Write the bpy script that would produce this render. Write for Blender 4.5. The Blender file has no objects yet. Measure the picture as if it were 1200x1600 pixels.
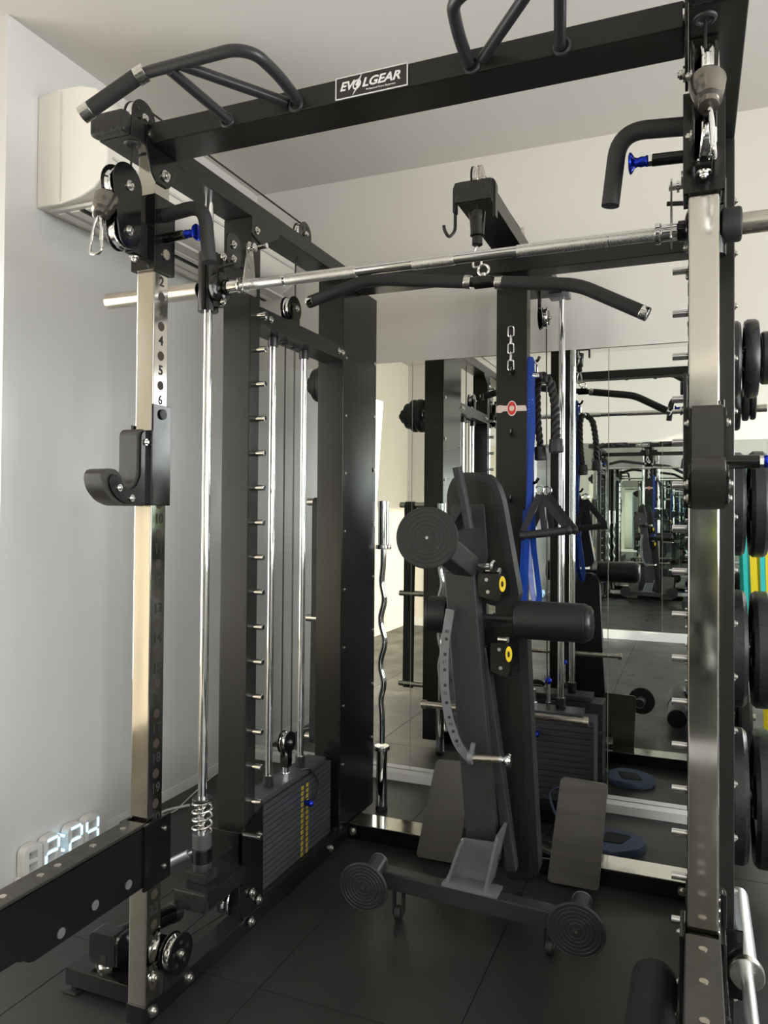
import bpy, bmesh, math, random
from mathutils import Vector, Matrix
random.seed(7)
S = bpy.context.scene
V = Vector
PI = math.pi

# ---------------------------------------------------------------- camera
cam_d = bpy.data.cameras.new('camera')
cam = bpy.data.objects.new('camera', cam_d)
S.collection.objects.link(cam)
S.camera = cam
yaw, pitch, roll, F_PX = .388247, .015482, -.0077052, 1186.236
fw = V((-math.sin(yaw) * math.cos(pitch), math.cos(yaw) * math.cos(pitch), math.sin(pitch)))
rt0 = V((math.cos(yaw), math.sin(yaw), 0)); dn0 = fw.cross(rt0)
rt = math.cos(roll) * rt0 + math.sin(roll) * dn0
up = math.sin(roll) * rt0 - math.cos(roll) * dn0
M = Matrix((rt, up, -fw)).transposed().to_4x4()
M.translation = V((0, 0, 1.35))
cam.matrix_world = M
cam_d.sensor_fit = 'VERTICAL'
cam_d.sensor_height = 36.0
cam_d.lens = 36.0 * F_PX / 1600
cam_d.shift_y = -(800 - 781.4) / 1600
cam_d.clip_start = .02

# ---------------------------------------------------------------- light
W = bpy.data.worlds.new('sky'); S.world = W; W.use_nodes = True
bg = W.node_tree.nodes['Background']
bg.inputs[0].default_value = (.92, .95, 1.0, 1); bg.inputs[1].default_value = 3.0

def area(name, loc, target, sx, sy, power, col):
    d = bpy.data.lights.new(name, 'AREA'); d.shape = 'RECTANGLE'; d.size = sx; d.size_y = sy
    d.energy = power; d.color = col
    o = bpy.data.objects.new(name, d); S.collection.objects.link(o)
    o.location = loc
    o.rotation_euler = (V(target) - V(loc)).to_track_quat('-Z', 'Y').to_euler()
    return o
area('daylight_right_window', (2.56, .8, 1.75), (0, .8, 1.5), 3.2, 2.0, 105, (1.0, .985, .965))
area('daylight_left_window', (-3.12, .7, 1.5), (0, .9, 1.3), 1.5, 2.0, 28, (1.0, .95, .88))
sun_d = bpy.data.lights.new('sun', 'SUN'); sun_d.energy = 3.6; sun_d.angle = .012; sun_d.color = (1, .86, .70)
sun = bpy.data.objects.new('sun', sun_d); S.collection.objects.link(sun)
sun.rotation_euler = V((-1, -.378, -.268)).to_track_quat('-Z', 'Y').to_euler()

S.view_settings.view_transform = 'Standard'
S.view_settings.look = 'None'
S.view_settings.gamma = 1
S.view_settings.use_curve_mapping = False
S.view_settings.exposure = 0.38
S.cycles.use_denoising = True
S.cycles.max_bounces = 14
S.cycles.glossy_bounces = 10
S.cycles.diffuse_bounces = 5
S.cycles.sample_clamp_indirect = 6

# ---------------------------------------------------------------- materials
MATS = {}
def mat(name, col, rough=.5, metal=0, noise=0, scale=20, bump=0, emit=None, spec=.5, coat=0, aniso=None, trans=0, var=0):
    if name in MATS: return MATS[name]
    m = bpy.data.materials.new(name); m.use_nodes = True
    nt = m.node_tree; N = nt.nodes; L = nt.links
    b = N['Principled BSDF']
    b.inputs['Base Color'].default_value = (*col, 1)
    b.inputs['Roughness'].default_value = rough
    b.inputs['Metallic'].default_value = metal
    b.inputs['Specular IOR Level'].default_value = spec
    b.inputs['Coat Weight'].default_value = coat
    b.inputs['Coat Roughness'].default_value = .08
    if trans: b.inputs['Transmission Weight'].default_value = trans
    if emit:
        b.inputs['Emission Color'].default_value = (*emit[0], 1); b.inputs['Emission Strength'].default_value = emit[1]
    tc = N.new('ShaderNodeTexCoord')
    mp = N.new('ShaderNodeMapping'); L.new(tc.outputs['Object'], mp.inputs['Vector'])
    if aniso: mp.inputs['Scale'].default_value = aniso
    nz = N.new('ShaderNodeTexNoise'); nz.inputs['Scale'].default_value = scale; nz.inputs['Detail'].default_value = 4
    L.new(mp.outputs[0], nz.inputs['Vector'])
    if noise:
        mr = N.new('ShaderNodeMapRange')
        mr.inputs['From Min'].default_value = .3; mr.inputs['From Max'].default_value = .7
        mr.inputs['To Min'].default_value = max(0, rough - noise); mr.inputs['To Max'].default_value = min(1, rough + noise)
        L.new(nz.outputs[0], mr.inputs['Value']); L.new(mr.outputs[0], b.inputs['Roughness'])
    if var:
        mx = N.new('ShaderNodeMix'); mx.data_type = 'RGBA'
        mx.inputs[6].default_value = (*[c * (1 - var) for c in col], 1); mx.inputs[7].default_value = (*[min(1, c * (1 + var)) for c in col], 1)
        L.new(nz.outputs[0], mx.inputs[0]); L.new(mx.outputs[2], b.inputs['Base Color'])
    if bump:
        bp = N.new('ShaderNodeBump'); bp.inputs['Strength'].default_value = bump; bp.inputs['Distance'].default_value = .001
        L.new(nz.outputs[0], bp.inputs['Height']); L.new(bp.outputs[0], b.inputs['Normal'])
    MATS[name] = m
    return m
BLACK = mat('black_powder_coat', (.0115, .0115, .0105), .32, 0, 0, 12, 0, spec=.36)
GLOSS = mat('gloss_black_paint', (.005, .005, .005), .16, 0, .05, 15, 0)
SATIN = mat('satin_black_paint', (.007, .0072, .0075), .22, 0, 0, 12, 0, spec=.4)
GREY = mat('charcoal_metallic_paint', (.036, .036, .038), .34, .3, .06, 30, .03)
SILV = mat('silver_grey_paint', (.20, .205, .22), .35, .5, .05, 30, 0)
STEEL = mat('polished_stainless', (.62, .60, .56), .10, 1, .05, 9, .04, aniso=(1, 1, .25))
BRUSH = mat('brushed_steel', (.55, .51, .45), .28, 1, .06, 60, .04, aniso=(.1, 1, 1))
CHROME = mat('chrome', (.80, .80, .80), .07, 1, .03, 30)
SATC = mat('satin_chrome', (.88, .90, .93), .36, 1, .03, 40)
KNURL = mat('knurled_steel', (.84, .83, .80), .26, 1, .05, 900, .5)
ZINC = mat('zinc_bolt', (.72, .71, .68), .22, 1, .06, 80)
RUBB = mat('black_rubber', (.016, .016, .016), .55, 0, .1, 60, .1)
FOAM = mat('black_foam_grip', (.016, .016, .016), .62, 0, .08, 200, .25)
PLAST = mat('black_plastic', (.014, .014, .014), .3, 0, .06, 60, .05)
UHMW = mat('dark_grey_plastic', (.022, .020, .017), .42, 0, .08, 40, .1)
VINYL = mat('black_vinyl', (.009, .0095, .011), .42, 0, .08, 150, .25)
IRON = mat('weight_plate_paint', (.020, .021, .022), .45, 0, .1, 120, .25)
STACKM = mat('stack_plate_paint', (.040, .043, .048), .42, 0, .1, 120, .25)
BLUE = mat('blue_anodised', (.015, .04, .55), .18, .8, .05, 40)
BLUEB = mat('blue_latex', (.004, .042, .29), .38, 0, .08, 40, .1)
TEAL = mat('teal_latex', (.02, .50, .47), .4, 0, .05, 40)
YELB = mat('yellow_latex', (.75, .60, .01), .4, 0, .05, 40)
YEL = mat('yellow_sticker', (.85, .62, .02), .4, 0, .05, 60)
WHITE = mat('white_print', (.80, .79, .77), .5, 0, .05, 60)
INK = mat('engraved_ink', (.015, .014, .013), .6, 0, .1, 60)
RED = mat('red_print', (.55, .03, .02), .45, 0, .05, 60)
WALLM = mat('wall_paint', (.66, .65, .64), .24, 0, .03, 3, 0, spec=.4)
WALLB = mat('back_wall_paint', (.68, .648, .595), .5, 0, .06, 6, .05, spec=.3)
CREAM = mat('cream_paint', (.74, .67, .54), .6, 0, .06, 6, .05, spec=.3)
CEIL = mat('ceiling_paint', (.68, .65, .60), .8, 0, .05, 6, .05, spec=.2)
MIRR = mat('mirror_glass', (.86, .90, .88), .0, 1)
MIRR.node_tree.nodes['Principled BSDF'].inputs['Roughness'].default_value = 0.004
TRIM = mat('aluminium_trim', (.62, .60, .57), .35, .6, .05, 30)
AC_W = mat('air_conditioner_plastic', (.80, .765, .70), .38, 0, .05, 30, .03)
AC_G = mat('air_conditioner_grille', (.62, .60, .56), .45, 0, .05, 30)
HOLE = mat('plugged_hole', (.035, .024, .017), .6)
STICK = mat('olive_yellow_sticker', (.42, .31, .03), .5, 0, .05, 60)
LED = mat('clock_led', (.5, .8, 1), .4, emit=((.45, .78, 1.0), 1.7))
LENS = mat('clock_housing', (.75, .74, .72), .35, 0, .05, 30)
CABLE = mat('black_cable', (.01, .01, .01), .4)
WCABLE = mat('white_cable', (.62, .61, .60), .45)
CLOTH = mat('blue_grey_fabric', (.065, .085, .15), .85, 0, .05, 300, .5, var=.3)
DCLOTH = mat('dark_fabric', (.02, .02, .025), .9, 0, .05, 300, .5)
WOODF = mat('foot_plate_rubber', (.062, .056, .050), .40, 0, .1, 60, .3, aniso=(.05, 1, 1), var=.35)
def glass_mat():
    m = bpy.data.materials.new('window_glass'); m.use_nodes = True; nt = m.node_tree; N = nt.nodes; N.clear()
    t = N.new('ShaderNodeBsdfTransparent'); t.inputs[0].default_value = (.96, .98, .97, 1); g = N.new('ShaderNodeBsdfGlossy'); g.inputs['Roughness'].default_value = .01
    fr = N.new('ShaderNodeFresnel'); fr.inputs[0].default_value = 1.2; mx = N.new('ShaderNodeMixShader'); o = N.new('ShaderNodeOutputMaterial')
    nt.links.new(fr.outputs[0], mx.inputs[0]); nt.links.new(t.outputs[0], mx.inputs[1]); nt.links.new(g.outputs[0], mx.inputs[2]); nt.links.new(mx.outputs[0], o.inputs[0])
    return m
GLASS = glass_mat()
FRAME = mat('white_window_frame', (.75, .75, .74), .4, 0, .05, 30)
def floor_mat():
    m = mat('rubber_gym_floor', (.020, .020, .0195), .38, 0, .12, 3, 0, spec=.45, var=.12)
    nt = m.node_tree; N = nt.nodes; L = nt.links; b = N['Principled BSDF']
    tc = N.new('ShaderNodeTexCoord'); v = N.new('ShaderNodeTexNoise'); v.inputs['Scale'].default_value = 260
    L.new(tc.outputs['Object'], v.inputs['Vector'])
    bp = N.new('ShaderNodeBump'); bp.inputs['Strength'].default_value = .35; bp.inputs['Distance'].default_value = .001
    L.new(v.outputs[0], bp.inputs['Height']); L.new(bp.outputs[0], b.inputs['Normal'])
    return m
FLOOR = floor_mat()

# ---------------------------------------------------------------- geometry helpers
ORG = {}
class G:
    def __init__(s): s.b = bmesh.new(); s.bev = False
    def _new(s, vs, bev, seg=2, angle=None):
        if bev:
            s.bev = True
            es = list({e for v in vs for e in v.link_edges})
            if angle is not None: es = [e for e in es if len(e.link_faces) == 2 and e.calc_face_angle(0) > angle]
            bmesh.ops.bevel(s.b, geom=es, offset=bev, segments=seg, profile=.5, affect='EDGES', clamp_overlap=True)
    def box(s, x0, x1, y0, y1, z0, z1, bev=0, mtx=None):
        x0, x1 = sorted((x0, x1)); y0, y1 = sorted((y0, y1)); z0, z1 = sorted((z0, z1))
        m = Matrix.Translation(((x0 + x1) / 2, (y0 + y1) / 2, (z0 + z1) / 2)) @ Matrix.Diagonal((x1 - x0, y1 - y0, z1 - z0, 1))
        r = bmesh.ops.create_cube(s.b, size=1, matrix=(mtx @ m) if mtx else m)
        s._new(r['verts'], bev); return s
    def bar(s, p, q, w, h, bev=0, upv=(0, 0, 1)):
        p, q = V(p), V(q); d = q - p; z = d.normalized(); x = V(upv).cross(z)
        if x.length < 1e-4: x = V((1, 0, 0))
        x.normalize(); y = z.cross(x)
        m = Matrix((x, y, z)).transposed().to_4x4(); m.translation = (p + q) / 2
        r = bmesh.ops.create_cube(s.b, size=1, matrix=m @ Matrix.Diagonal((w, h, d.length, 1)))
        s._new(r['verts'], bev); return s
    def cyl(s, p, q, r, r2=None, n=24, bev=0):
        p, q = V(p), V(q); d = q - p
        m = d.to_track_quat('Z', 'Y').to_matrix().to_4x4(); m.translation = (p + q) / 2
        c = bmesh.ops.create_cone(s.b, cap_ends=True, segments=n, radius1=r, radius2=r if r2 is None else r2, depth=d.length, matrix=m)
        s._new(c['verts'], bev, 2, .7); return s
    def hexn(s, p, q, r): return s.cyl(p, q, r, n=6, bev=r * .12)
    def sph(s, c, r, sc=(1, 1, 1), n=16):
        bmesh.ops.create_uvsphere(s.b, u_segments=n, v_segments=n // 2 + 2, radius=r, matrix=Matrix.Translation(c) @ Matrix.Diagonal((*sc, 1))); return s
    def tube(s, pts, r, n=12, closed=False, flat=None, cap=True, hint=(0, 0, 1)):
        pts = [V(p) for p in pts]; k = len(pts); rings = []
        prev = None
        for i, p in enumerate(pts):
            a = pts[i - 1] if (i > 0 or closed) else p; c = pts[(i + 1) % k] if (i < k - 1 or closed) else p
            t = (c - a).normalized()
            if prev is None:
                x = V(hint).cross(t)
                if x.length < .05: x = V((1, 0, 0)).cross(t)
            else: x = prev - t * prev.dot(t)
            x.normalize(); y = t.cross(x); prev = x
            rr = r[i] if isinstance(r, (list, tuple)) else r
            ring = []
            for j in range(n):
                an = 2 * PI * (j + (.5 if flat else 0)) / n
                if flat:
                    u, w = math.copysign(1, math.cos(an)) if n == 4 else math.cos(an), math.copysign(1, math.sin(an)) if n == 4 else math.sin(an)
                    ring.append(s.b.verts.new(p + x * u * flat[0] / 2 + y * w * flat[1] / 2))
                else: ring.append(s.b.verts.new(p + x * math.cos(an) * rr + y * math.sin(an) * rr))
            rings.append(ring)
        for i in range(k if closed else k - 1):
            A, B = rings[i], rings[(i + 1) % k]
            for j in range(n): s.b.faces.new((A[j], A[(j + 1) % n], B[(j + 1) % n], B[j]))
        if not closed and cap:
            s.b.faces.new(rings[0][::-1]); s.b.faces.new(rings[-1])
        return s
    def prism(s, pts, ax, a, c, bev=0, seg=2):
        def P(u, w, t): return {'x': (t, u, w), 'y': (u, t, w), 'z': (u, w, t)}[ax]
        A = [s.b.verts.new(P(u, w, a)) for u, w in pts]; B = [s.b.verts.new(P(u, w, c)) for u, w in pts]
        n = len(pts)
        f1 = s.b.faces.new(A); f2 = s.b.faces.new(B[::-1])
        for i in range(n): s.b.faces.new((A[i], B[i], B[(i + 1) % n], A[(i + 1) % n]))
        if bev:
            s.bev = True
            es = list(f1.edges) + list(f2.edges)
            bmesh.ops.bevel(s.b, geom=es, offset=bev, segments=seg, profile=.5, affect='EDGES', clamp_overlap=True)
        return s
    def lathe(s, prof, p, d, n=28):
        d = V(d).normalized(); q = d.to_track_quat('Z', 'Y'); rings = []
        for r, h in prof:
            rings.append([s.b.verts.new(V(p) + q @ V((r * math.cos(2 * PI * j / n), r * math.sin(2 * PI * j / n), h))) for j in range(n)])
        for A, B in zip(rings, rings[1:]):
            for j in range(n): s.b.faces.new((A[j], A[(j + 1) % n], B[(j + 1) % n], B[j]))
        s.b.faces.new(rings[0][::-1]); s.b.faces.new(rings[-1]); return s
    def torus(s, c, d, R, r, n=32, m=8, sc=(1, 1)):
        q = V(d).normalized().to_track_quat('Z', 'Y')
        pts = [V(c) + q @ V((R * sc[0] * math.cos(2 * PI * i / n), R * sc[1] * math.sin(2 * PI * i / n), 0)) for i in range(n)]
        return s.tube(pts, r, m, closed=True, hint=d)
    def build(s, name, m, parent=None, kind=None, label=None, smooth=35):
        bmesh.ops.recalc_face_normals(s.b, faces=s.b.faces)
        me = bpy.data.meshes.new(name)
        root = parent
        org = V(ORG.get(parent.name, (0, 0, 0))) if parent else V((0, 0, 0))
        if parent is None:
            xs = [v.co for v in s.b.verts]
            org = V(((min(v.x for v in xs) + max(v.x for v in xs)) / 2, (min(v.y for v in xs) + max(v.y for v in xs)) / 2, min(v.z for v in xs)))
        bmesh.ops.translate(s.b, vec=-org, verts=s.b.verts)
        s.b.to_mesh(me); s.b.free()
        me.materials.append(m)
        if smooth:
            me.shade_smooth(); me.set_sharp_from_angle(angle=math.radians(smooth))
        o = bpy.data.objects.new(name, me); S.collection.objects.link(o)
        if s.bev:
            wn = o.modifiers.new('weighted_normal', 'WEIGHTED_NORMAL'); wn.keep_sharp = True; wn.weight = 90
        if parent: o.parent = parent
        else: o.location = org
        ORG[o.name] = tuple(org)
        if kind: o['kind'] = kind
        if label: o['label'] = label
        return o
def fillet(pts, rad, seg=6, closed=False):
    pts = [V(p) for p in pts]; out = []; k = len(pts)
    for i, p in enumerate(pts):
        if not closed and i in (0, k - 1): out.append(p); continue
        a, c = pts[i - 1], pts[(i + 1) % k]
        da, dc = (a - p), (c - p); r = min(rad, da.length * .49, dc.length * .49)
        A, C = p + da.normalized() * r, p + dc.normalized() * r
        for j in range(seg + 1):
            t = j / seg; out.append(A * (1 - t) ** 2 + p * 2 * t * (1 - t) + C * t * t)
    return out
def f2(pts, rad, seg=4):
    return [(p.x, p.y) for p in fillet([(u, w, 0) for u, w in pts], rad, seg, True)]
def thing(name, label, cat, loc, group=None):
    o = bpy.data.objects.new(name, None); S.collection.objects.link(o); o.empty_display_size = .1
    o.location = loc; ORG[o.name] = tuple(loc); o['label'] = label; o['category'] = cat
    if group: o['group'] = group
    return o
def tag(o, label, cat, group=None):
    o['label'] = label; o['category'] = cat
    if group: o['group'] = group
    return o
def inst(src, parent, off=(0, 0, 0), rot=None, name=None):
    """copy of a part sharing its mesh, moved by off"""
    c = src.copy(); S.collection.objects.link(c); c.parent = parent
    if name: c.name = name
    c.location = V(src.location) + V(off)
    if rot: c.rotation_euler = rot
    ORG[c.name] = ORG[src.name]
    return c
_bolt_me = {}
def bolt(p, d, parent, r=.010, name='bolt', m=None):
    """hex bolt with washer at world point p pointing along d"""
    key = (r, (m or ZINC).name)
    if key not in _bolt_me:
        g = G(); g.cyl((0, 0, -.001), (0, 0, .0025), r * 1.35, n=20); g.hexn((0, 0, .002), (0, 0, .002 + r * .7), r * .9); g.cyl((0, 0, .002), (0, 0, r * 1.15), r * .5, n=14)
        o = g.build('bolt_seed', m or ZINC); _bolt_me[key] = o.data; bpy.data.objects.remove(o)
    o = bpy.data.objects.new(name, _bolt_me[key]); S.collection.objects.link(o); o.parent = parent
    o.location = V(p) - V(ORG[parent.name]); o.rotation_euler = V(d).to_track_quat('Z', 'Y').to_euler()
    ORG[o.name] = tuple(p)
    return o
def text(body, p, xd, yd, size, m, parent, name='lettering', shear=0, bold=0, ext=.0004, align='CENTER', sx=1):
    c = bpy.data.curves.new(name, 'FONT'); c.body = body; c.size = size; c.align_x = align; c.align_y = 'CENTER'
    c.extrude = ext; c.shear = shear; c.offset = bold; c.resolution_u = 3
    t = bpy.data.objects.new(name + '_src', c); S.collection.objects.link(t)
    dg = bpy.context.evaluated_depsgraph_get(); me = bpy.data.meshes.new_from_object(t.evaluated_get(dg))
    bpy.data.objects.remove(t)
    x = V(xd).normalized(); y = V(yd).normalized(); z = x.cross(y)
    mm = Matrix((x, y, z)).transposed().to_4x4() @ Matrix.Diagonal((sx, 1, 1, 1)); mm.translation = V(p) - V(ORG[parent.name])
    me.transform(mm); me.materials.clear(); me.materials.append(m)
    o = bpy.data.objects.new(name, me); S.collection.objects.link(o); o.parent = parent; ORG[o.name] = ORG[parent.name]
    return o
def pulley(g, c, ax, R, w=.022):
    """spoked cable wheel profile"""
    c = V(c); ax = V(ax).normalized()
    g.lathe([(R * .30, -w * .5), (R * .96, -w * .5), (R, -w * .42), (R, -w * .34), (R * .84, -w * .12), (R * .84, w * .12), (R, w * .34), (R, w * .42), (R * .96, w * .5), (R * .30, w * .5)], c, ax, 36)
    return g
XM = -.6685
def mx(side, x): return x if side < 0 else 2 * XM - x
def mp(side, p): return (mx(side, p[0]), p[1], p[2])

# ================================================================ ROOM
XW, YB, YF, XR, XA, ZC = -2.27, 3.64, -1.30, 2.60, -3.20, 3.115
def struct(name, g, m, **k): return g.build(name, m, kind='structure', **k)
fl = struct('floor', G().box(XA - .1, XR + .1, YF - .1, YB + .1, -.10, -.012), FLOOR)
xs = [-3.2] + [-1.139 + .572 * i for i in range(-3, 7)] + [XR]
ys = [YF] + [1.877 + 1.25 * i for i in range(-2, 2)] + [YB]
for i in range(len(xs) - 1):
    for j in range(len(ys) - 1):
        if xs[i + 1] - xs[i] < .02: continue
        G().box(xs[i] + .0012, xs[i + 1] - .0012, ys[j] + .0012, ys[j + 1] - .0012, -.012, 0, .0015).build('rubber_tile', FLOOR, fl)
struct('ceiling', G().box(XA - .1, XR + .1, YF - .1, YB + .1, ZC, ZC + .1), CEIL)
wb = struct('wall_back', G().box(XA - .1, XR + .1, YB, YB + .12, 0, ZC), WALLB)
for a, b in ((-2.265, -1.335), (-1.332, -.369), (-.366, .597), (.600, 1.563), (1.566, XR - .01)):
    G().box(a, b, YB - .006, YB, .045, 2.12).build('mirror_panel', MIRR, wb)
struct('baseboard_back', G().box(XW, XR, 3.575, YB - .007, 0, .042, .003), FRAME)
struct('wall_left', G().box(XW - .12, XW, 1.97, YB, 0, ZC), WALLM)
struct('baseboard_left', G().box(XW, XW + .004, 2.52, YB - .08, 0, .05, .002), FRAME)
struct('wall_alcove_back', G().box(XA, XW - .12, 1.99, 2.11, 0, ZC), CREAM)
# far left wall with a window towards the street
g = G()
wy0, wy1, wz0, wz1 = -.10, 1.60, .45, 2.45
g.box(XA - .12, XA, YF, wy0, 0, ZC).box(XA - .12, XA, wy1, 2.1, 0, ZC).box(XA - .12, XA, wy0, wy1, 0, wz0).box(XA - .12, XA, wy0, wy1, wz1, ZC)
struct('wall_far_left', g, CREAM)
def window(name, x, y0, y1, z0, z1, nm):
    g = G()
    g.box(x - .03, x + .03, y0, y0 + .05, z0, z1, .004).box(x - .03, x + .03, y1 - .05, y1, z0, z1, .004)
    g.box(x - .03, x + .03, y0, y1, z0, z0 + .05, .004).box(x - .03, x + .03, y0, y1, z1 - .05, z1, .004)
    for k in range(1, nm):
        y = y0 + (y1 - y0) * k / nm; g.box(x - .025, x + .025, y - .025, y + .025, z0, z1, .004)
    w = struct(name, g, FRAME)
    G().box(x - .004, x + .004, y0 + .02, y1 - .02, z0 + .02, z1 - .02).build('window_pane', GLASS, w)
window('window_1', XA - .06, wy0, wy1, wz0, wz1, 2)
# right wall: wide window
rz0, rz1, ry0, ry1 = .85, 3.0, -.9, 2.5
g = G()
g.box(XR, XR + .12, YF, ry0, 0, ZC).box(XR, XR + .12, ry1, YB, 0, ZC).box(XR, XR + .12, ry0, ry1, 0, rz0).box(XR, XR + .12, ry0, ry1, rz1, ZC)
struct('wall_right', g, WALLM)
window('window_2', XR + .06, ry0, ry1, rz0, rz1, 4)
# wall behind the camera, with its own mirrors
wf = struct('wall_front', G().box(XA - .1, XR + .1, YF - .12, YF, 0, ZC), WALLB)
for a, b in ((-2.3, -1.31), (-1.307, -.317), (-.314, .676), (.679, 1.669)):
    G().box(a, b, YF, YF + .006, .10, 2.12).build('mirror_panel', MIRR, wf)
struct('baseboard_front', G().box(XA, XR, YF + .007, YF + .03, 0, .09, .003), FRAME)

# ---------------------------------------------------------------- air conditioner on the left wall
ac = thing('air_conditioner', 'long cream wall-mounted air conditioner under the ceiling, top left', 'air conditioner', (XW, 2.8, 2.47))
prof = [(XW, 2.473), (XW, 2.886), (-2.15, 2.89), (-2.07, 2.885), (-2.00, 2.868), (-1.955, 2.83), (-1.943, 2.78), (-1.943, 2.60), (-1.962, 2.545), (-2.0, 2.51), (-2.06, 2.488), (-2.15, 2.475)]
G().prism(prof, 'y', 2.125, 3.485, .003).build('casing', AC_W, ac)
pr2 = [(XW, 2.470), (XW, 2.889), (-2.15, 2.893), (-2.068, 2.888), (-1.997, 2.871), (-1.950, 2.832), (-1.938, 2.78), (-1.938, 2.60), (-1.958, 2.542), (-1.998, 2.506), (-2.058, 2.484), (-2.15, 2.471)]
G().prism(pr2, 'y', 2.108, 2.124, .006, 3).build('end_cap', AC_W, ac)
G().prism(pr2, 'y', 3.486, 3.50, .006).build('end_cap', AC_W, ac)
G().box(-2.155, -2.151, 2.104, 2.108, 2.478, 2.884).build('seam_strip', AC_G, ac)
g = G()
g.box(-2.24, -1.99, 2.14, 3.47, 2.462, 2.474, .002)
G_ = g.build('air_outlet', AC_G, ac)
for k, (x, w, z) in enumerate(((-2.20, .035, 2.456), (-2.135, .045, 2.456), (-2.07, .03, 2.458))):
    G().box(x - w / 2, x + w / 2, 2.16, 3.45, z, z + .006, .002).build('louvre', AC_W, ac)
G().box(-2.105, -2.09, 2.16, 3.45, 2.455, 2.4615).build('louvre_slot', INK, ac)
G().box(-1.9415, -1.9375, 2.14, 3.47, 2.612, 2.622).build('panel_gap', AC_G, ac)

# ---------------------------------------------------------------- led clock leaning at the foot of the left wall
ck = thing('digital_clock', 'white seven segment LED clock at the foot of the left wall showing 2:24', 'clock', (XW + .02, 2.25, .06))
segs = {'a': (0, 1, 1), 'b': (1, 1, 0), 'c': (1, 0, 0), 'd': (0, 0, 1), 'e': (0, 0, 0), 'f': (0, 1, 0), 'g': (0, .5, 1)}
lit = {0: '', 1: 'abged', 2: 'abged', 3: 'fgbc'}
y0, w, h, zb = 2.07, .060, .095, .020
for i in range(4):
    ya = y0 + i * .088 + (.028 if i > 1 else 0)
    g = G(); pts = fillet([(XW + .025, ya, zb), (XW + .025, ya + w, zb), (XW + .025, ya + w, zb + h), (XW + .025, ya, zb + h)], .016, 4, True)
    g.tube(pts, .01, 4, closed=True, flat=(.022, .035), hint=(1, 0, 0))
    g.box(XW + .008, XW + .04, ya, ya + w, zb + h / 2 - .009, zb + h / 2 + .009, .003)
    d = g.build('digit_housing', LENS, ck)
    for s_ in 'abcdefg':
        u, v, hor = segs[s_]
        g = G()
        if hor: g.box(XW + .0435, XW + .045, ya + .006, ya + w - .006, zb + v * h - .004, zb + v * h + .004)
        else: g.box(XW + .0435, XW + .045, ya + u * w - .004, ya + u * w + .004, zb + v * h / 2 + .006, zb + v * h / 2 + h / 2 - .006)
        if s_ in lit[i]: g.build('segment', LED, d)
        else: g.b.free()
g = G()
for z in (.048, .103): g.cyl((XW + .01, 2.243, z), (XW + .044, 2.243, z), .005, n=12)
g.build('colon', LED, ck)
G().box(XW + .002, XW + .022, 2.05, 2.46, .0, .022, .003).build('stand', LENS, ck)

# white cables on the floor along the left wall
for k, (lab, pts, r) in enumerate((
    ('thin white cable coiled on the floor by the left wall', [(-2.18, 2.62, .006), (-2.19, 2.72, .006), (-2.14, 2.80, .006), (-2.17, 2.90, .006), (-2.20, 3.02, .006), (-2.23, 3.2, .02), (-2.245, 3.5, .03)], .003),
    ('white power lead with plug lying beside the left wall', [(-2.22, 2.58, .012), (-2.16, 2.68, .014), (-2.19, 2.78, .012), (-2.12, 2.88, .012)], .006))):
    tag(G().tube(fillet(pts, .06, 6), r, 8).build('white_cable', WCABLE), lab, 'cable')

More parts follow.
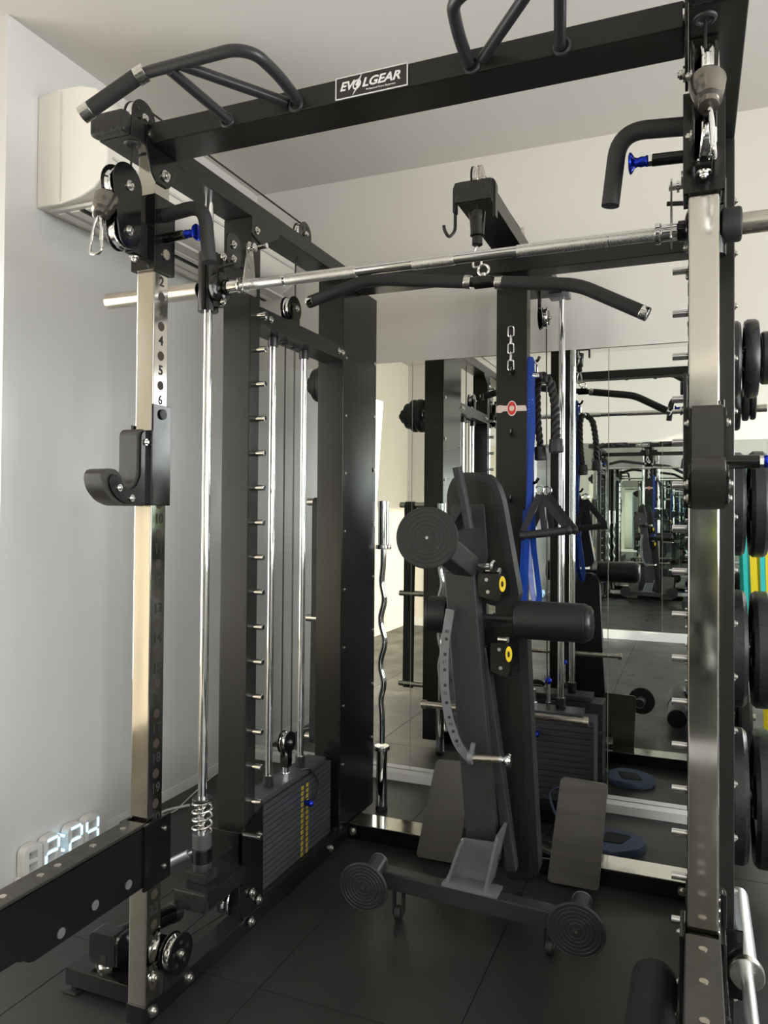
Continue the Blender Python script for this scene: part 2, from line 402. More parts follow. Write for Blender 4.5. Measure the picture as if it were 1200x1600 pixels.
# ================================================================ POWER RACK
rack = thing('power_rack', 'tall black power rack with stainless front uprights and logo crossbeam', 'power rack', (XM, 2.2, 0))
text_num = []
ZT = 2.302
for s in (-1, 1):
    X = lambda x: mx(s, x)
    # front stainless upright
    u = G().box(X(-1.382), X(-1.325), 1.62, 1.68, .012, 2.30, .004).build('upright', STEEL, rack, label='polished stainless upright with numbered holes')
    gi = G()
    for n in range(1, 26):
        z = 1.922 - .0795 * (n - 2)
        gi.cyl((X(-1.3255), 1.651, z), (X(-1.3242), 1.651, z), .0125, n=20)
        gi.cyl((X(-1.3815), 1.651, z), (X(-1.3828), 1.651, z), .0125, n=20)
        text(str(n), (X(-1.3243), 1.651, z + .040), (0, -s, 0), (0, 0, 1), .036, INK, u, 'number', bold=.0006)
    o = gi.build('adjustment_holes', HOLE, u, kind='stuff')
    # smith post
    G().box(X(-1.43), X(-1.325), 2.09, 2.15, .05, ZT, .004).build('smith_post', BLACK, rack)
    zs = [2.21 - .1122 * k for k in range(18)]
    base = None
    for k, z in enumerate(zs):
        if k == 1: continue
        if base is None:
            base = G().cyl((X(-1.327), 2.12, z), (X(-1.283), 2.12, z), .0095, n=16, bev=.0015).build('stop_pin', CHROME, rack)
        else: inst(base, rack, (0, 0, z - zs[0]))
    # outer screws on the post side
    for k in range(16):
        bolt((X(-1.430), 2.12, 2.15 - .1345 * k), (s, 0, 0), rack, .007, 'screw')
    # top side beam, reaching forward over the upright, with plastic end cap
    G().box(X(-1.43), X(-1.325), 1.525, 2.90, ZT, ZT + .055, .004).build('top_side_beam', BLACK, rack)
    G().box(X(-1.432), X(-1.323), 1.492, 1.526, ZT - .001, ZT + .057, .010).build('end_cap', PLAST, rack)
    G().torus((X(-1.355), 1.565, ZT), (0, 0, 1), .017, .005).cyl((X(-1.355), 1.565, ZT - .001), (X(-1.355), 1.565, ZT + .002), .016).build('cable_grommet', RUBB, rack)
    # corner plates joining upright, side beam and crossbeam
    G().prism([(1.60, 2.235), (1.615, 2.22), (1.668, 2.22), (1.682, 2.235), (1.70, 2.29), (1.70, ZT + .055), (1.575, ZT + .055), (1.575, 2.30)], 'x', X(-1.324), X(-1.318), .0012).build('corner_plate', GLOSS, rack)
    for (y, z) in ((1.650, 2.247), (1.60, 2.335), (1.675, 2.335)): bolt((X(-1.318), y, z), (-s, 0, 0), rack, .0115)
    # base side beam and plates
    G().box(X(-1.385), X(-1.32), 1.615, 2.98, 0, .052, .004).build('base_side_beam', SATIN, rack)
    for (y, z) in ((1.645, .030), (1.80, .030), (2.11, .036), (2.155, .085), (2.115, .125), (2.70, .03)): bolt((X(-1.313 if y > 2 and y < 2.5 else -1.32), y, z), (-s, 0, 0), rack, .0115)
    bolt((X(-1.325), 1.652, .112), (-s, 0, 0), rack, .0115)
    # lower bracket wrapped around the smith post
    G().prism([(2.055, .335), (2.10, .345), (2.185, .385), (2.192, .055), (2.075, .055), (2.055, .09)], 'x', X(-1.325), X(-1.3165), .001).build('foot_bracket', GLOSS, rack)
    G().box(X(-1.448), X(-1.3165), 2.055, 2.063, .17, .335, .001).build('bracket_front', GLOSS, rack)
    bolt((X(-1.3165), 2.162, .29), (-s, 0, 0), rack, .0095)
    # guide rod foot with rubber buffer and spring
    G().box(X(-1.412), X(-1.302), 1.862, 2.056, .188, .240, .003).build('rod_foot', SATIN, rack)
    G().box(X(-1.414), X(-1.300), 1.845, 1.864, .186, .242, .007).build('end_cap', PLAST, rack)
    xr, yr = X(-1.374), 1.93
    G().box(xr - .036, xr + .036, yr - .03, yr + .03, .240, .268, .002).build('rod_block', PLAST, rack)
    G().cyl((xr, yr, .268), (xr, yr, .292), .029, bev=.003).build('rod_ring', GREY, rack)
    G().cyl((xr, yr, .292), (xr, yr, .334), .0305, bev=.002).build('rod_collar', GLOSS, rack)
    G().cyl((xr, yr, .334), (xr, yr, .379), .029, bev=.003).build('rod_buffer', mat('grey_rubber', (.06, .06, .062), .35), rack)
    pts = [(xr + .029 * math.cos(t), yr + .029 * math.sin(t), .379 + .096 * i / 90) for i in range(91) for t in (2 * PI * 4 * i / 90,)]
    G().tube(pts, .0034, 8).build('coil_spring', ZINC, rack)
    G().cyl((xr, yr, .474), (xr, yr, .484), .031, bev=.003).build('spring_washer', PLAST, rack)
    G().cyl((xr, yr, .25), (xr, yr, ZT), .0135, n=28).build('guide_rod', CHROME, rack)
    if s < 0: G().cyl((X(-1.405), 1.91, .318), (X(-1.475), 1.895, .279), .0125, bev=.003).cyl((X(-1.38), 1.915, .330), (X(-1.407), 1.908, .316), .006).build('locking_lever', SILV, rack)
    # gusset on the post top and a guard plate with two bolts in front of it
    G().prism(f2([(2.088, 2.245), (2.088, ZT), (2.26, ZT), (2.26, 2.285), (2.15, 2.225)], .008), 'x', X(-1.3245), X(-1.3205), .001).build('gusset_plate', BLACK, rack)
    bolt((X(-1.3205), 2.115, 2.262), (-s, 0, 0), rack, .009)
    gp = G().prism(f2([(1.965, 2.105), (1.965, 2.215), (2.045, 2.215), (2.045, 2.105)], .035, 6), 'x', X(-1.338), X(-1.333), .001).build('guard_plate', GLOSS, rack)
    G().box(X(-1.36), X(-1.34), 2.02, 2.092, 2.13, 2.19, .002).build('guard_mount', BLACK, rack)
    for z in (2.135, 2.180): bolt((X(-1.333), 2.0, z), (-s, 0, 0), gp, .009)
    # rear column box with screws
    G().box(X(-1.441), X(-1.325), 2.79, 3.14, .052, ZT, .004).build('rear_column', SATIN, rack)
    for k, z in enumerate([1.98 - .237 * j for j in range(8)]):
        bolt((X(-1.325), 2.815, z), (-s, 0, 0), rack, .0045, 'screw')
        bolt((X(-1.325), 3.115, z + .03), (-s, 0, 0), rack, .0065, 'screw')
    # short crossbeam carrying the stack rods
    G().box(X(-1.43), X(-1.325), 2.15, 2.79, 1.965, 2.025, .004).build('stack_beam', BLACK, rack)
    for y in (2.175, 2.215, 2.745, 2.778): bolt((X(-1.325), y, 1.995), (-s, 0, 0), rack, .009)
    for y in (2.33, 2.56):
        G().cyl((X(-1.382), y, 1.93), (X(-1.382), y, 1.966), .019, n=16, bev=.003).build('rod_socket', PLAST, rack)
        G().cyl((X(-1.382), y, .06), (X(-1.382), y, 1.94), .0125, n=24).build('stack_rod', CHROME, rack)
    for y in (2.415, 2.485):
        G().torus((X(-1.382), y, 1.964), (0, 0, 1), .013, .005, 20).build('cable_grommet', RUBB, rack)
    G().box(X(-1.43), X(-1.325), 2.15, 2.79, .052, .075, .003).build('stack_base', BLACK, rack)
    # cables and wheels on top of the side beam
    for nm, (y, z, x) in enumerate(((1.60, 2.385, -1.362), (2.50, 2.385, -1.362))):
        w = pulley(G(), (X(x), y, z), (1, 0, 0), .043).build('cable_wheel', CHROME, rack)
        for dx in (-.0145, .0115):
            g = G()
            g.cyl((X(x + dx), y, z), (X(x + dx + .003), y, z), .046, n=36)
            p = g.build('wheel_guard', GLOSS, w)
            for a in range(5):
                an = 2 * PI * a / 5
                G().cyl((X(x + .0142), y + .028 * math.cos(an), z + .028 * math.sin(an)), (X(x + .0152), y + .028 * math.cos(an), z + .028 * math.sin(an)), .006, n=10).build('vent_hole', INK, w) if dx > 0 else None
        bolt((X(x + .0152), y, z), (-s, 0, 0), w, .0085)
        G().box(X(x - .02), X(x - .016), y - .03, y + .03, ZT + .054, z + .01, .001).box(X(x + .016), X(x + .020), y - .02, y + .02, ZT + .054, z - .005, .001).build('wheel_bracket', BLACK, w)
    w = pulley(G(), (X(-1.362), 2.42, 2.085), (1, 0, 0), .043).build('cable_wheel', CHROME, rack)
    G().cyl((X(-1.3475), 2.42, 2.085), (X(-1.344), 2.42, 2.085), .046, n=36).cyl((X(-1.3765), 2.42, 2.085), (X(-1.380), 2.42, 2.085), .046, n=36).build('wheel_guard', GLOSS, w)
    G().box(X(-1.385), X(-1.381), 2.39, 2.45, 2.024, 2.10).box(X(-1.343), X(-1.339), 2.395, 2.445, 2.024, 2.095).build('wheel_bracket', BLACK, w)
    bolt((X(-1.339), 2.42, 2.085), (-s, 0, 0), w, .0085)
    G().tube([(X(-1.362), 1.60, 2.425), (X(-1.362), 2.50, 2.425)], .003, 8).tube(fillet([(X(-1.362), 2.535, 2.40), (X(-1.382), 2.487, 2.30), (X(-1.382), 2.487, .47)], .05), .003, 8).tube([(X(-1.382), 2.417, 2.05), (X(-1.382), 2.417, .47)], .003, 8).build('cable', CABLE, rack)
    # low wheel and its cables
    w = pulley(G(), (X(-1.303), 1.715, .150), (1, 0, 0), .045).build('cable_wheel', CHROME, rack)
    G().cyl((X(-1.2885), 1.715, .150), (X(-1.285), 1.715, .150), .052, n=36).cyl((X(-1.3175), 1.715, .150), (X(-1.321), 1.715, .150), .050, n=36).build('wheel_guard', GLOSS, w)
    for a in range(5):
        an = 2 * PI * a / 5 + .3
        G().cyl((X(-1.2852), 1.715 + .03 * math.cos(an), .15 + .03 * math.sin(an)), (X(-1.2844), 1.715 + .03 * math.cos(an), .15 + .03 * math.sin(an)), .006, n=10).build('vent_hole', CHROME, w)
    bolt((X(-1.285), 1.715, .150), (-s, 0, 0), w, .009)
    G().box(X(-1.3245), X(-1.3205), 1.69, 1.80, .04, .15, .001).build('wheel_bracket', BLACK, w)
    w = pulley(G(), (X(-1.352), 2.04, .125), (1, .25, 0), .038, .024).build('cable_wheel', CHROME, rack)
    G().tube([(X(-1.303), 1.735, .185), (X(-1.345), 2.05, .155), (X(-1.36), 2.35, .09)], .003, 8).tube([(X(-1.303), 1.755, .165), (X(-1.345), 2.05, .098), (X(-1.36), 2.35, .085)], .003, 8).build('cable', CABLE, rack)
    # storage pegs on the outside of the rear column
    for z in (1.92, 1.392, .87, .340):
        p = G().cyl((X(-1.441), 3.05, z), (X(-1.62), 3.05, z), .0165, n=20, bev=.002).build('storage_peg', BRUSH, rack)
        G().cyl((X(-1.440), 3.05, z), (X(-1.462), 3.05, z), .026, n=20, bev=.002).build('peg_collar', RUBB, p)
# crossbeams
G().box(-1.318, -.019, 1.590, 1.705, 2.309, 2.364, .005).build('front_crossbeam', BLACK, rack)
G().box(-1.324, -.013, 2.87, 2.97, 2.277, 2.333, .004).build('rear_crossbeam', BLACK, rack)
G().box(-1.32, -.017, 2.87, 2.965, 0, .062, .004).build('base_rear_beam', GLOSS, rack)
G().box(-1.318, -.019, 2.868, 2.985, .062, .066, .001).build('kick_plate', STEEL, rack)
for x in (-1.30, -.037): bolt((x, 2.868, .035), (0, -1, 0), rack, .0115)
# logo plate
lp = G().box(-.778, -.600, 1.586, 1.590, 2.312, 2.361, .0005).build('logo_plate', mat('logo_black', (.02, .018, .018), .4), rack)
g = G()
for a in ((-.778, -.600, 2.3605, 2.3625), (-.778, -.600, 2.311, 2.313), (-.779, -.777, 2.311, 2.3625), (-.601, -.599, 2.311, 2.3625)): g.box(a[0], a[1], 1.5845, 1.587, a[2], a[3])
g.build('logo_border', WHITE, lp)
text('EV', (-.752, 1.5855, 2.339), (1, 0, 0), (0, 0, 1), .028, WHITE, lp, 'lettering', .3, .0007, sx=1.05)
text('LGEAR', (-.665, 1.5855, 2.339), (1, 0, 0), (0, 0, 1), .028, WHITE, lp, 'lettering', .3, .0007, sx=1.12)
g = G()
g.tube([(-.7245 + .0085 * math.cos(a) + .003 * math.sin(a), 1.5855, 2.339 + .0098 * math.sin(a)) for a in [2 * PI * i / 24 for i in range(24)]], .0017, 6, closed=True)
g.prism([(-.735, 2.316), (-.724, 2.336), (-.7285, 2.3375), (-.712, 2.361), (-.719, 2.341), (-.715, 2.339)], 'y', 1.5845, 1.5862)
g.build('lettering', WHITE, lp)
text('Professional Fitness Equipment', (-.665, 1.5855, 2.3225), (1, 0, 0), (0, 0, 1), .0058, WHITE, lp, 'lettering')

# multi grip handles welded to the front crossbeam
for s in (-1, 1):
    Q = lambda p: mp(s, p)
    h = G().tube([Q(p) for p in fillet([(-0.879, 1.588, 2.332), (-0.881, 1.500, 2.346), (-0.893, 1.420, 2.354), (-0.936, 1.400, 2.362), (-1.187, 1.400, 2.362), (-1.327, 1.370, 2.281)], .035, 6)], .0135, 18).build('pull_up_handle', GREY, rack)
    G().tube([Q((-1.076, 1.588, 2.324)), Q((-1.107, 1.400, 2.352))], .0125, 16).build('handle_strut', GREY, h)
    G().tube([Q((-0.911, 1.588, 2.335)), Q((-1.075, 1.400, 2.357))], .0125, 16).build('handle_strut', GREY, h)
    G().tube([Q((-1.200, 1.398, 2.356)), Q((-1.316, 1.372, 2.288))], .0185, 20).build('grip', FOAM, h)
    a, b_ = V(Q((-1.178, 1.402, 2.365))), V(Q((-1.200, 1.398, 2.354)))
    G().cyl(a, b_, .0205, n=24, bev=.001).build('grip_ring', ZINC, h)
    G().cyl(Q((-1.311, 1.373, 2.290)), Q((-1.335, 1.368, 2.276)), .0195, n=24, bev=.002).build('grip_ring', ZINC, h)
    for c in ((-0.886, 1.588, 2.325), (-1.080, 1.588, 2.323)): G().torus(Q(c), (0, 1, 0), .016, .004, 20).build('weld_collar', GREY, h)

# ================================================================ WEIGHT STACKS beside the posts
def small_stack(s, label):
    X = lambda x: mx(s, x)
    st = thing('weight_stack', label, 'weight stack', (X(-1.385), 2.48, .075), 'rectangular weight stacks of the gym machines')
    base = G().box(X(-1.430), X(-1.338), 2.225, 2.735, .0765, .0945, .002).build('weight_plate', STACKM, st)
    for k in range(1, 14): inst(base, st, (0, 0, .0203 * k))
    G().box(X(-1.425), X(-1.343), 2.20, 2.70, .362, .384, .004).build('top_plate', STACKM, st)
    for y in (2.33, 2.56): G().cyl((X(-1.382), y, .384), (X(-1.382), y, .425), .019, n=20, bev=.003).build('rod_bushing', PLAST, st)
    G().cyl((X(-1.382), 2.45, .384), (X(-1.382), 2.45, .395), .016, n=6).cyl((X(-1.382), 2.45, .39), (X(-1.382), 2.45, .418), .012).build('lifting_stud', CHROME, st)
    w = pulley(G(), (X(-1.382), 2.452, .505), (1, 0, 0), .036).build('cable_wheel', CHROME, st)
    g = G()
    for dx in (-.016, .013):
        g.cyl((X(-1.382 + dx), 2.452, .505), (X(-1.379 + dx), 2.452, .505), .040, n=30)
        g.box(X(-1.382 + dx), X(-1.379 + dx), 2.437, 2.467, .43, .505)
    g.box(X(-1.398), X(-1.366), 2.437, 2.467, .416, .45, .002)
    g.build('wheel_guard', GLOSS, w)
    bolt((X(-1.366), 2.452, .505), (-s, 0, 0), w, .008)
    # selector pin, cord, stickers
    if s < 0: G().cyl((X(-1.335), 2.515, .270), (X(-1.318), 2.515, .270), .009, .012).sph((X(-1.313), 2.515, .270), .013).build('selector_knob', BLUE, st)
    if s < 0: G().tube(fillet([(X(-1.36), 2.52, .385), (X(-1.335), 2.54, .390), (X(-1.325), 2.60, .33), (X(-1.322), 2.60, .27), (X(-1.323), 2.55, .265)], .04), .0035, 8).build('pin_cord', CABLE, st)
    for k in range(13):
        z = .0855 + .0203 * k
        G().box(X(-1.3376), X(-1.3368), 2.488, 2.505, z - .007, z + .007).build('number_sticker', STICK, st)
        G().box(X(-1.3376), X(-1.3368), 2.527, 2.544, z - .007, z + .007).build('number_sticker', STICK, st)
        for yy, f in ((2.4965, 5), (2.5355, 11)):
            text(str((13 - k) * f), (X(-1.3366), yy, z), (0, 1, 0) if s < 0 else (0, -1, 0), (0, 0, 1), .011, INK, st, 'number', ext=.0002)
small_stack(-1, 'left weight stack of thin dark plates with yellow number stickers and blue pin')
small_stack(1, 'right weight stack of thin dark plates behind the right smith post')

# ================================================================ SMITH BARBELL
sb = thing('smith_barbell', 'chrome smith machine barbell spanning the rack on guide rod carriages', 'barbell', (XM, 1.93, 2.0))
yb, zb = 1.93, 2.024
G().cyl((-1.30, yb, zb), (-.037, yb, zb), .0138, n=28).build('bar_shaft', CHROME, sb)
for u0, u1 in (((-1.243, 1.930, 2.021)[0], (-1.112, 1.930, 2.020)[0]), ((-1.103, 1.930, 2.019)[0], (-0.878, 1.930, 2.020)[0]), ((-0.710, 1.930, 2.022)[0], (-0.592, 1.930, 2.026)[0]), ((-0.424, 1.930, 2.029)[0], (-0.198, 1.930, 2.029)[0]), ((-0.195, 1.930, 2.029)[0], (-0.056, 1.930, 2.023)[0])):
    G().cyl((u0, yb, zb), (u1, yb, zb), .0160, n=32, bev=.0008).build('knurled_section', KNURL, sb)
for s in (-1, 1):
    X = lambda x: mx(s, x)
    G().cyl((X(-1.405), yb, zb), (X(-1.760), yb, zb), .0245, n=36, bev=.002).build('bar_sleeve', BRUSH, sb)
    c = G().cyl((X(-1.374), yb, 1.955), (X(-1.374), yb, 2.135), .031, n=32, bev=.002).build('carriage', GLOSS, sb)
    G().box(X(-1.350), X(-1.322), yb - .014, yb + .014, 1.965, 2.125, .004).build('carriage_flange', GLOSS, c)
    for z in (1.982, 2.118): bolt((X(-1.322), yb, z), (-s, 0, 0), c, .009)
    G().lathe([(.046, 0), (.048, .004), (.048, .016), (.040, .022), (.024, .026), (.024, .040)], (X(-1.340), yb, zb), (-s, 0, 0)).build('bearing_housing', GLOSS, sb)
    G().cyl((X(-1.30), yb, zb), (X(-1.262), yb, zb), .020, n=24, bev=.003).cyl((X(-1.262), yb, zb), (X(-1.248), yb, zb), .025, n=28, bev=.003).build('bar_collar', CHROME, sb)
    if s > 0: G().cyl((.058, yb, zb), (.101, yb, zb), .040, n=32, bev=.007).build('sleeve_stop', RUBB, sb)
    hx_ = -1.228 if s < 0 else -.052
    hk = G().prism(f2([(yb - .040, zb - .030), (yb + .040, zb - .030), (yb + .018, zb + .09), (yb + .012, zb + .128), (yb - .012, zb + .128), (yb - .016, zb + .09)], .012), 'x', hx_ - .002, hx_ + .002, .0008).build('safety_hook', ZINC, sb)
    G().cyl((hx_ - .006, yb, zb + .108), (hx_ + .020, yb, zb + .108), .008, n=16).cyl((hx_ + .012, yb, zb + .108), (hx_ + .018, yb, zb + .108), .014, n=20).build('hook_pin', CHROME, hk)
    G().cyl((X(-1.33), yb - .01, zb + .060), (X(-1.275), yb - .01, zb + .066), .0055, n=12).build('trigger_bar', BLACK, hk)

# ================================================================ PULLEY TROLLEYS on the uprights
def trolley(s, label):
    X = lambda x: mx(s, x)
    t = thing('pulley_trolley', label, 'pulley trolley', (X(-1.353), 1.65, 1.985))
    zt = (1.985, 2.185)
    g = G()
    g.box(X(-1.392), X(-1.3835), 1.61, 1.692, *zt, .001).box(X(-1.3235), X(-1.315), 1.61, 1.692, *zt, .001).box(X(-1.392), X(-1.315), 1.608, 1.6185, *zt, .001).box(X(-1.392), X(-1.315), 1.6815, 1.692, *zt, .001)
    g.build('sleeve', GLOSS, t)
    G().cyl((X(-1.315), 1.652, 2.035), (X(-1.311), 1.652, 2.035), .014, n=24).build('sight_hole', BRUSH, t)
    h = G().tube(fillet([(X(-1.316), 1.65, 2.140), (X(-1.19), 1.65, 2.152), (X(-1.172), 1.65, 1.998)], .055, 8), .0185, 20).build('angled_grip', FOAM, t)
    k = G().cyl((X(-1.316), 1.65, 2.078), (X(-1.255), 1.65, 2.081), .0125, n=20, bev=.001).build('plunger_housing', GLOSS, t)
    G().cyl((X(-1.256), 1.65, 2.081), (X(-1.248), 1.65, 2.081), .012, n=6).build('plunger_nut', CHROME, k)
    G().lathe([(.010, 0), (.012, .004), (.010, .008), (.011, .016), (.009, .022), (.011, .028), (.021, .034), (.022, .038), (.018, .040)], (X(-1.249), 1.65, 2.081), (-s, 0, 0)).build('plunger_knob', BLUE, k)
    # swivel with two cable wheels in front of the sleeve
    ya = 1.525
    tilt = -.030 if s < 0 else 0
    for z, dy in ((2.175, -.005), (2.060, .012)):
        w = pulley(G(), (X(-1.353), ya + dy, z), (1, .18 * s, 0), .043, .024).build('cable_wheel', CHROME, t)
    for dx in (-.021, .017):
        g = G(); pts = []
        for a in range(13): an = -PI / 2 + PI * a / 12 + PI / 2; pts.append((ya + .053 * math.cos(an), 2.178 + .053 * math.sin(an)))
        for a in range(13): an = PI + PI * a / 12; pts.append((ya + .008 + .038 * math.cos(an), 2.052 + .038 * math.sin(an)))
        g.prism(pts, 'x', X(-1.353 + dx), X(-1.353 + dx + .004), .001)
        g.build('swivel_plate', GLOSS, t)
    for z in (2.175, 2.060): bolt((X(-1.332), ya + .004, z), (-s, 0, 0), t, .0095)
    G().box(X(-1.368), X(-1.338), ya + .03, 1.609, 2.015, 2.105, .003).build('swivel_hinge', BLACK, t)
    for z in (2.010, 2.108): bolt((X(-1.353), 1.575, z), (0, 0, 1 if z > 2.05 else -1), t, .010)
    # ball stop and carabiner
    a = V((X(-1.362), ya - .040, 2.130)) if s < 0 else V((.020, 1.475, 2.135)); d = V((.16, -.50, -.75)).normalized() if s < 0 else V((.03, -.45, -.9)).normalized()
    G().lathe([(.010, 0), (.029, .002), (.032, .009), (.028, .034), (.023, .054), (.024, .058), (.018, .062), (.017, .076), (.012, .078)], a, d, 36).build('ball_stop', mat('bronze_black', (.22, .20, .175), .22, .9), t)
    e = a + d * .074
    k1, k2 = (V((.020, 0, 0)), V((0, -.006, 0))) if s < 0 else (V((.003, .020, 0)), V((.004, -.010, 0)))
    pts = fillet([e + V((0, 0, .006)), e - k1 * .5 + k2 + V((0, 0, -.02)), e - k1 + k2 * 2 + V((0, 0, -.098)), e + k1 + k2 * 2 + V((0, 0, -.098)), e + k1 * .6 + k2 + V((0, 0, -.02))], .018, 6, True)
    G().tube(pts, .0036, 10, closed=True).build('carabiner', CHROME, t)
    q1 = e + k1 * .8 + k2 * 1.5 + V((0, 0, -.06)); G().cyl(q1 + V((0, 0, -.006)), q1 + V((0, 0, .02)), .0052, n=12).build('gate_sleeve', ZINC, t)
    G().tube([(X(-1.355), 1.565, 2.30), (X(-1.355), ya + .032, 2.20)], .003, 8).build('cable', CABLE, t)
trolley(-1, 'left pulley trolley with blue plunger knob and hanging steel carabiner')
trolley(1, 'right pulley trolley near the top right, its curved foam handle pointing inward')

# ================================================================ J HOOKS
def jhook(s, label):
    X = lambda x: mx(s, x)
    t = thing('j_hook', label, 'j-hook', (X(-1.353), 1.60, 1.36))
    G().box(X(-1.3235), X(-1.316), 1.612, 1.686, 1.362, 1.630, .002).box(X(-1.391), X(-1.3835), 1.612, 1.686, 1.362, 1.575, .002).box(X(-1.391), X(-1.316), 1.607, 1.6165, 1.362, 1.560, .002).build('sleeve', GLOSS, t)
    J = [(1.607, 1.560), (1.575, 1.560), (1.568, 1.545), (1.568, 1.445), (1.560, 1.422), (1.545, 1.412), (1.528, 1.415), (1.514, 1.432), (1.500, 1.450), (1.462, 1.452), (1.440, 1.438), (1.452, 1.400), (1.482, 1.373), (1.520, 1.360), (1.607, 1.360)]
    G().prism(f2(J, .014), 'x', X(-1.388), X(-1.332), .003).build('hook_body', UHMW, t)
    J2 = [(1.612, 1.557), (1.590, 1.557), (1.580, 1.545), (1.580, 1.440), (1.565, 1.412), (1.540, 1.400), (1.518, 1.408), (1.500, 1.436), (1.478, 1.440), (1.465, 1.425), (1.470, 1.402), (1.495, 1.378), (1.525, 1.366), (1.612, 1.366)]
    for a, b_ in ((-1.3315, -1.3265), (-1.3935, -1.3885)): G().prism(f2(J2, .010), 'x', X(a), X(b_), .001).build('side_plate', GLOSS, t)
    for y, z in ((1.597, 1.527), (1.500, 1.405), (1.545, 1.380)):
        bolt((X(-1.3265), y, z), (-s, 0, 0), t, .0065); bolt((X(-1.3935), y, z), (s, 0, 0), t, .0065)
    G().cyl((X(-1.316), 1.648, 1.605), (X(-1.310), 1.648, 1.605), .014, n=20, bev=.002).build('locking_pin', GREY, t)
    if s > 0:
        k = G().cyl((X(-1.391), 1.65, 1.454), (X(-1.455), 1.65, 1.454), .0135, n=20, bev=.001).build('plunger_housing', GLOSS, t)
        G().cyl((X(-1.452), 1.65, 1.454), (X(-1.462), 1.65, 1.454), .012, n=6).build('plunger_nut', CHROME, k)
        G().lathe([(.012, 0), (.013, .006), (.010, .012), (.012, .024), (.010, .032), (.016, .044), (.017, .05)], (X(-1.462), 1.65, 1.454), (s, 0, 0)).build('plunger_knob', BLUE, k)
jhook(-1, 'left black padded J-hook on the stainless upright beside the wall')
jhook(1, 'right J-hook seen head-on, with a blue plunger knob on its outer side')

# ================================================================ SPOTTER ARMS
def spotter(s, label):
    X = lambda x: mx(s, x)
    t = thing('spotter_arm', label, 'spotter arm', (X(-1.353), 1.2, .36))
    G().box(X(-1.3205), X(-1.311), 1.595, 1.70, .362, .532, .002).box(X(-1.395), X(-1.3855), 1.595, 1.70, .362, .532, .002).build('side_plate', GLOSS, t)
    b_ = [(1.61, .525), (1.61, .372), (1.24, .372), (1.215, .395), (.55, .420), (.55, .515)]
    G().prism(f2(b_, .01), 'x', X(-1.3855), X(-1.3205), .003).build('arm_body', SATIN, t)
    G().prism([(1.605, .526), (1.605, .5345), (.55, .5245), (.55, .516)], 'x', X(-1.384), X(-1.322), .002).build('rubber_strip', UHMW, t)
    for k, y in enumerate((1.56, 1.455, 1.345, 1.295, 1.195, 1.08, .95, .8)):
        z = .5245 + (y - .55) * .0095
        G().cyl((X(-1.353), y, z - .001), (X(-1.353), y, z + .0012), .008, n=20).build('countersunk_screw', BRUSH, t)
    for y, z in ((1.545, .405), (1.43, .408), (1.325, .395)): G().cyl((X(-1.3205), y, z), (X(-1.3185), y, z), .0115, n=20).build('tube_plug', SILV, t)
    for z in (.50, .40): bolt((X(-1.311), 1.672, z), (-s, 0, 0), t, .005)
    G().box(X(-1.397), X(-1.386), 1.655, 1.675, .53, .60, .003).build('locking_tab', GLOSS, t)
    G().cyl((X(-1.3205), 1.61, .40), (X(-1.3205), 1.61, .44), .012, n=16).build('hinge_barrel', GLOSS, t)
spotter(-1, 'black spotter arm on the left upright pointing towards the camera, studs along its top')
spotter(1, 'right spotter arm seen from above at the bottom right, grey top with screws')

# ================================================================ LAT PULLDOWN TOWER at the centre back
lt = thing('lat_pulldown_tower', 'black cable tower with top boom at the middle of the mirrored wall', 'cable tower', (-.675, 3.1, 0))
col = G().box(-.737, -.613, 2.98, 3.045, .0, 2.372, .004).build('column', BLACK, lt)
G().box(-.733, -.617, 2.415, 3.52, 2.374, 2.436, .004).build('boom', BLACK, lt)
G().box(-.738, -.612, 2.392, 2.416, 2.371, 2.440, .006).build('end_cap', PLAST, lt)
g = G()
g.tube(fillet([(-.742, 2.425, 2.35), (-.742, 2.425, 2.442), (-.606, 2.425, 2.442), (-.606, 2.425, 2.318)], .02, 5), .004, 4, flat=(.010, .028), hint=(0, 1, 0))
g.tube(fillet([(-.742, 2.425, 2.352), (-.742, 2.425, 2.29), (-.760, 2.412, 2.265), (-.772, 2.40, 2.29), (-.774, 2.40, 2.305)], .02, 5), .0055, 10)
g.build('bar_holder_hook', BLACK, lt)
for y, z, x in ((2.43, 2.455, -.665), (3.02, 2.455, -.655)):
    w = pulley(G(), (x, y, z), (1, 0, 0), .040).build('cable_wheel', CHROME, lt)
    for dx in (-.0155, .0125):
        G().cyl((x + dx, y, z), (x + dx + .003, y, z), .043, n=32).build('wheel_guard', GLOSS if dx < 0 else BRUSH, w)
    bolt((x + .0155, y, z), (1, 0, 0), w, .008)
w = pulley(G(), (-.585, 3.20, 2.17), (1, .2, 0), .045).build('cable_wheel', CHROME, lt)
G().cyl((-.602, 3.2, 2.17), (-.606, 3.2, 2.17), .048, n=32).cyl((-.570, 3.2, 2.17), (-.566, 3.2, 2.17), .03, n=32).build('wheel_guard', GLOSS, w)
bolt((-.566, 3.2, 2.17), (1, 0, 0), w, .009)
G().box(-.612, -.60, 3.19, 3.21, 2.17, 2.374).build('wheel_bracket', BLACK, w)
G().tube([(-.585, 3.245, 2.17), (-.585, 3.30, .52)], .0028, 8).tube([(-.665, 2.43, 2.499), (-.655, 3.02, 2.499), (-.60, 3.19, 2.22)], .0028, 8).build('cable', CABLE, lt)
G().box(-.80, -.55, 2.972, 3.50, 2.338, 2.374, .004).build('top_plate_beam', BLACK, lt)
G().box(-.61, -.52, 3.43, 3.50, 2.32, 2.345, .003).build('rod_clamp', SILV, lt)
for x in (-.554, -.796): G().cyl((x, 3.467, .06), (x, 3.467, 2.34), .0145, n=28).build('guide_rod', CHROME, lt)
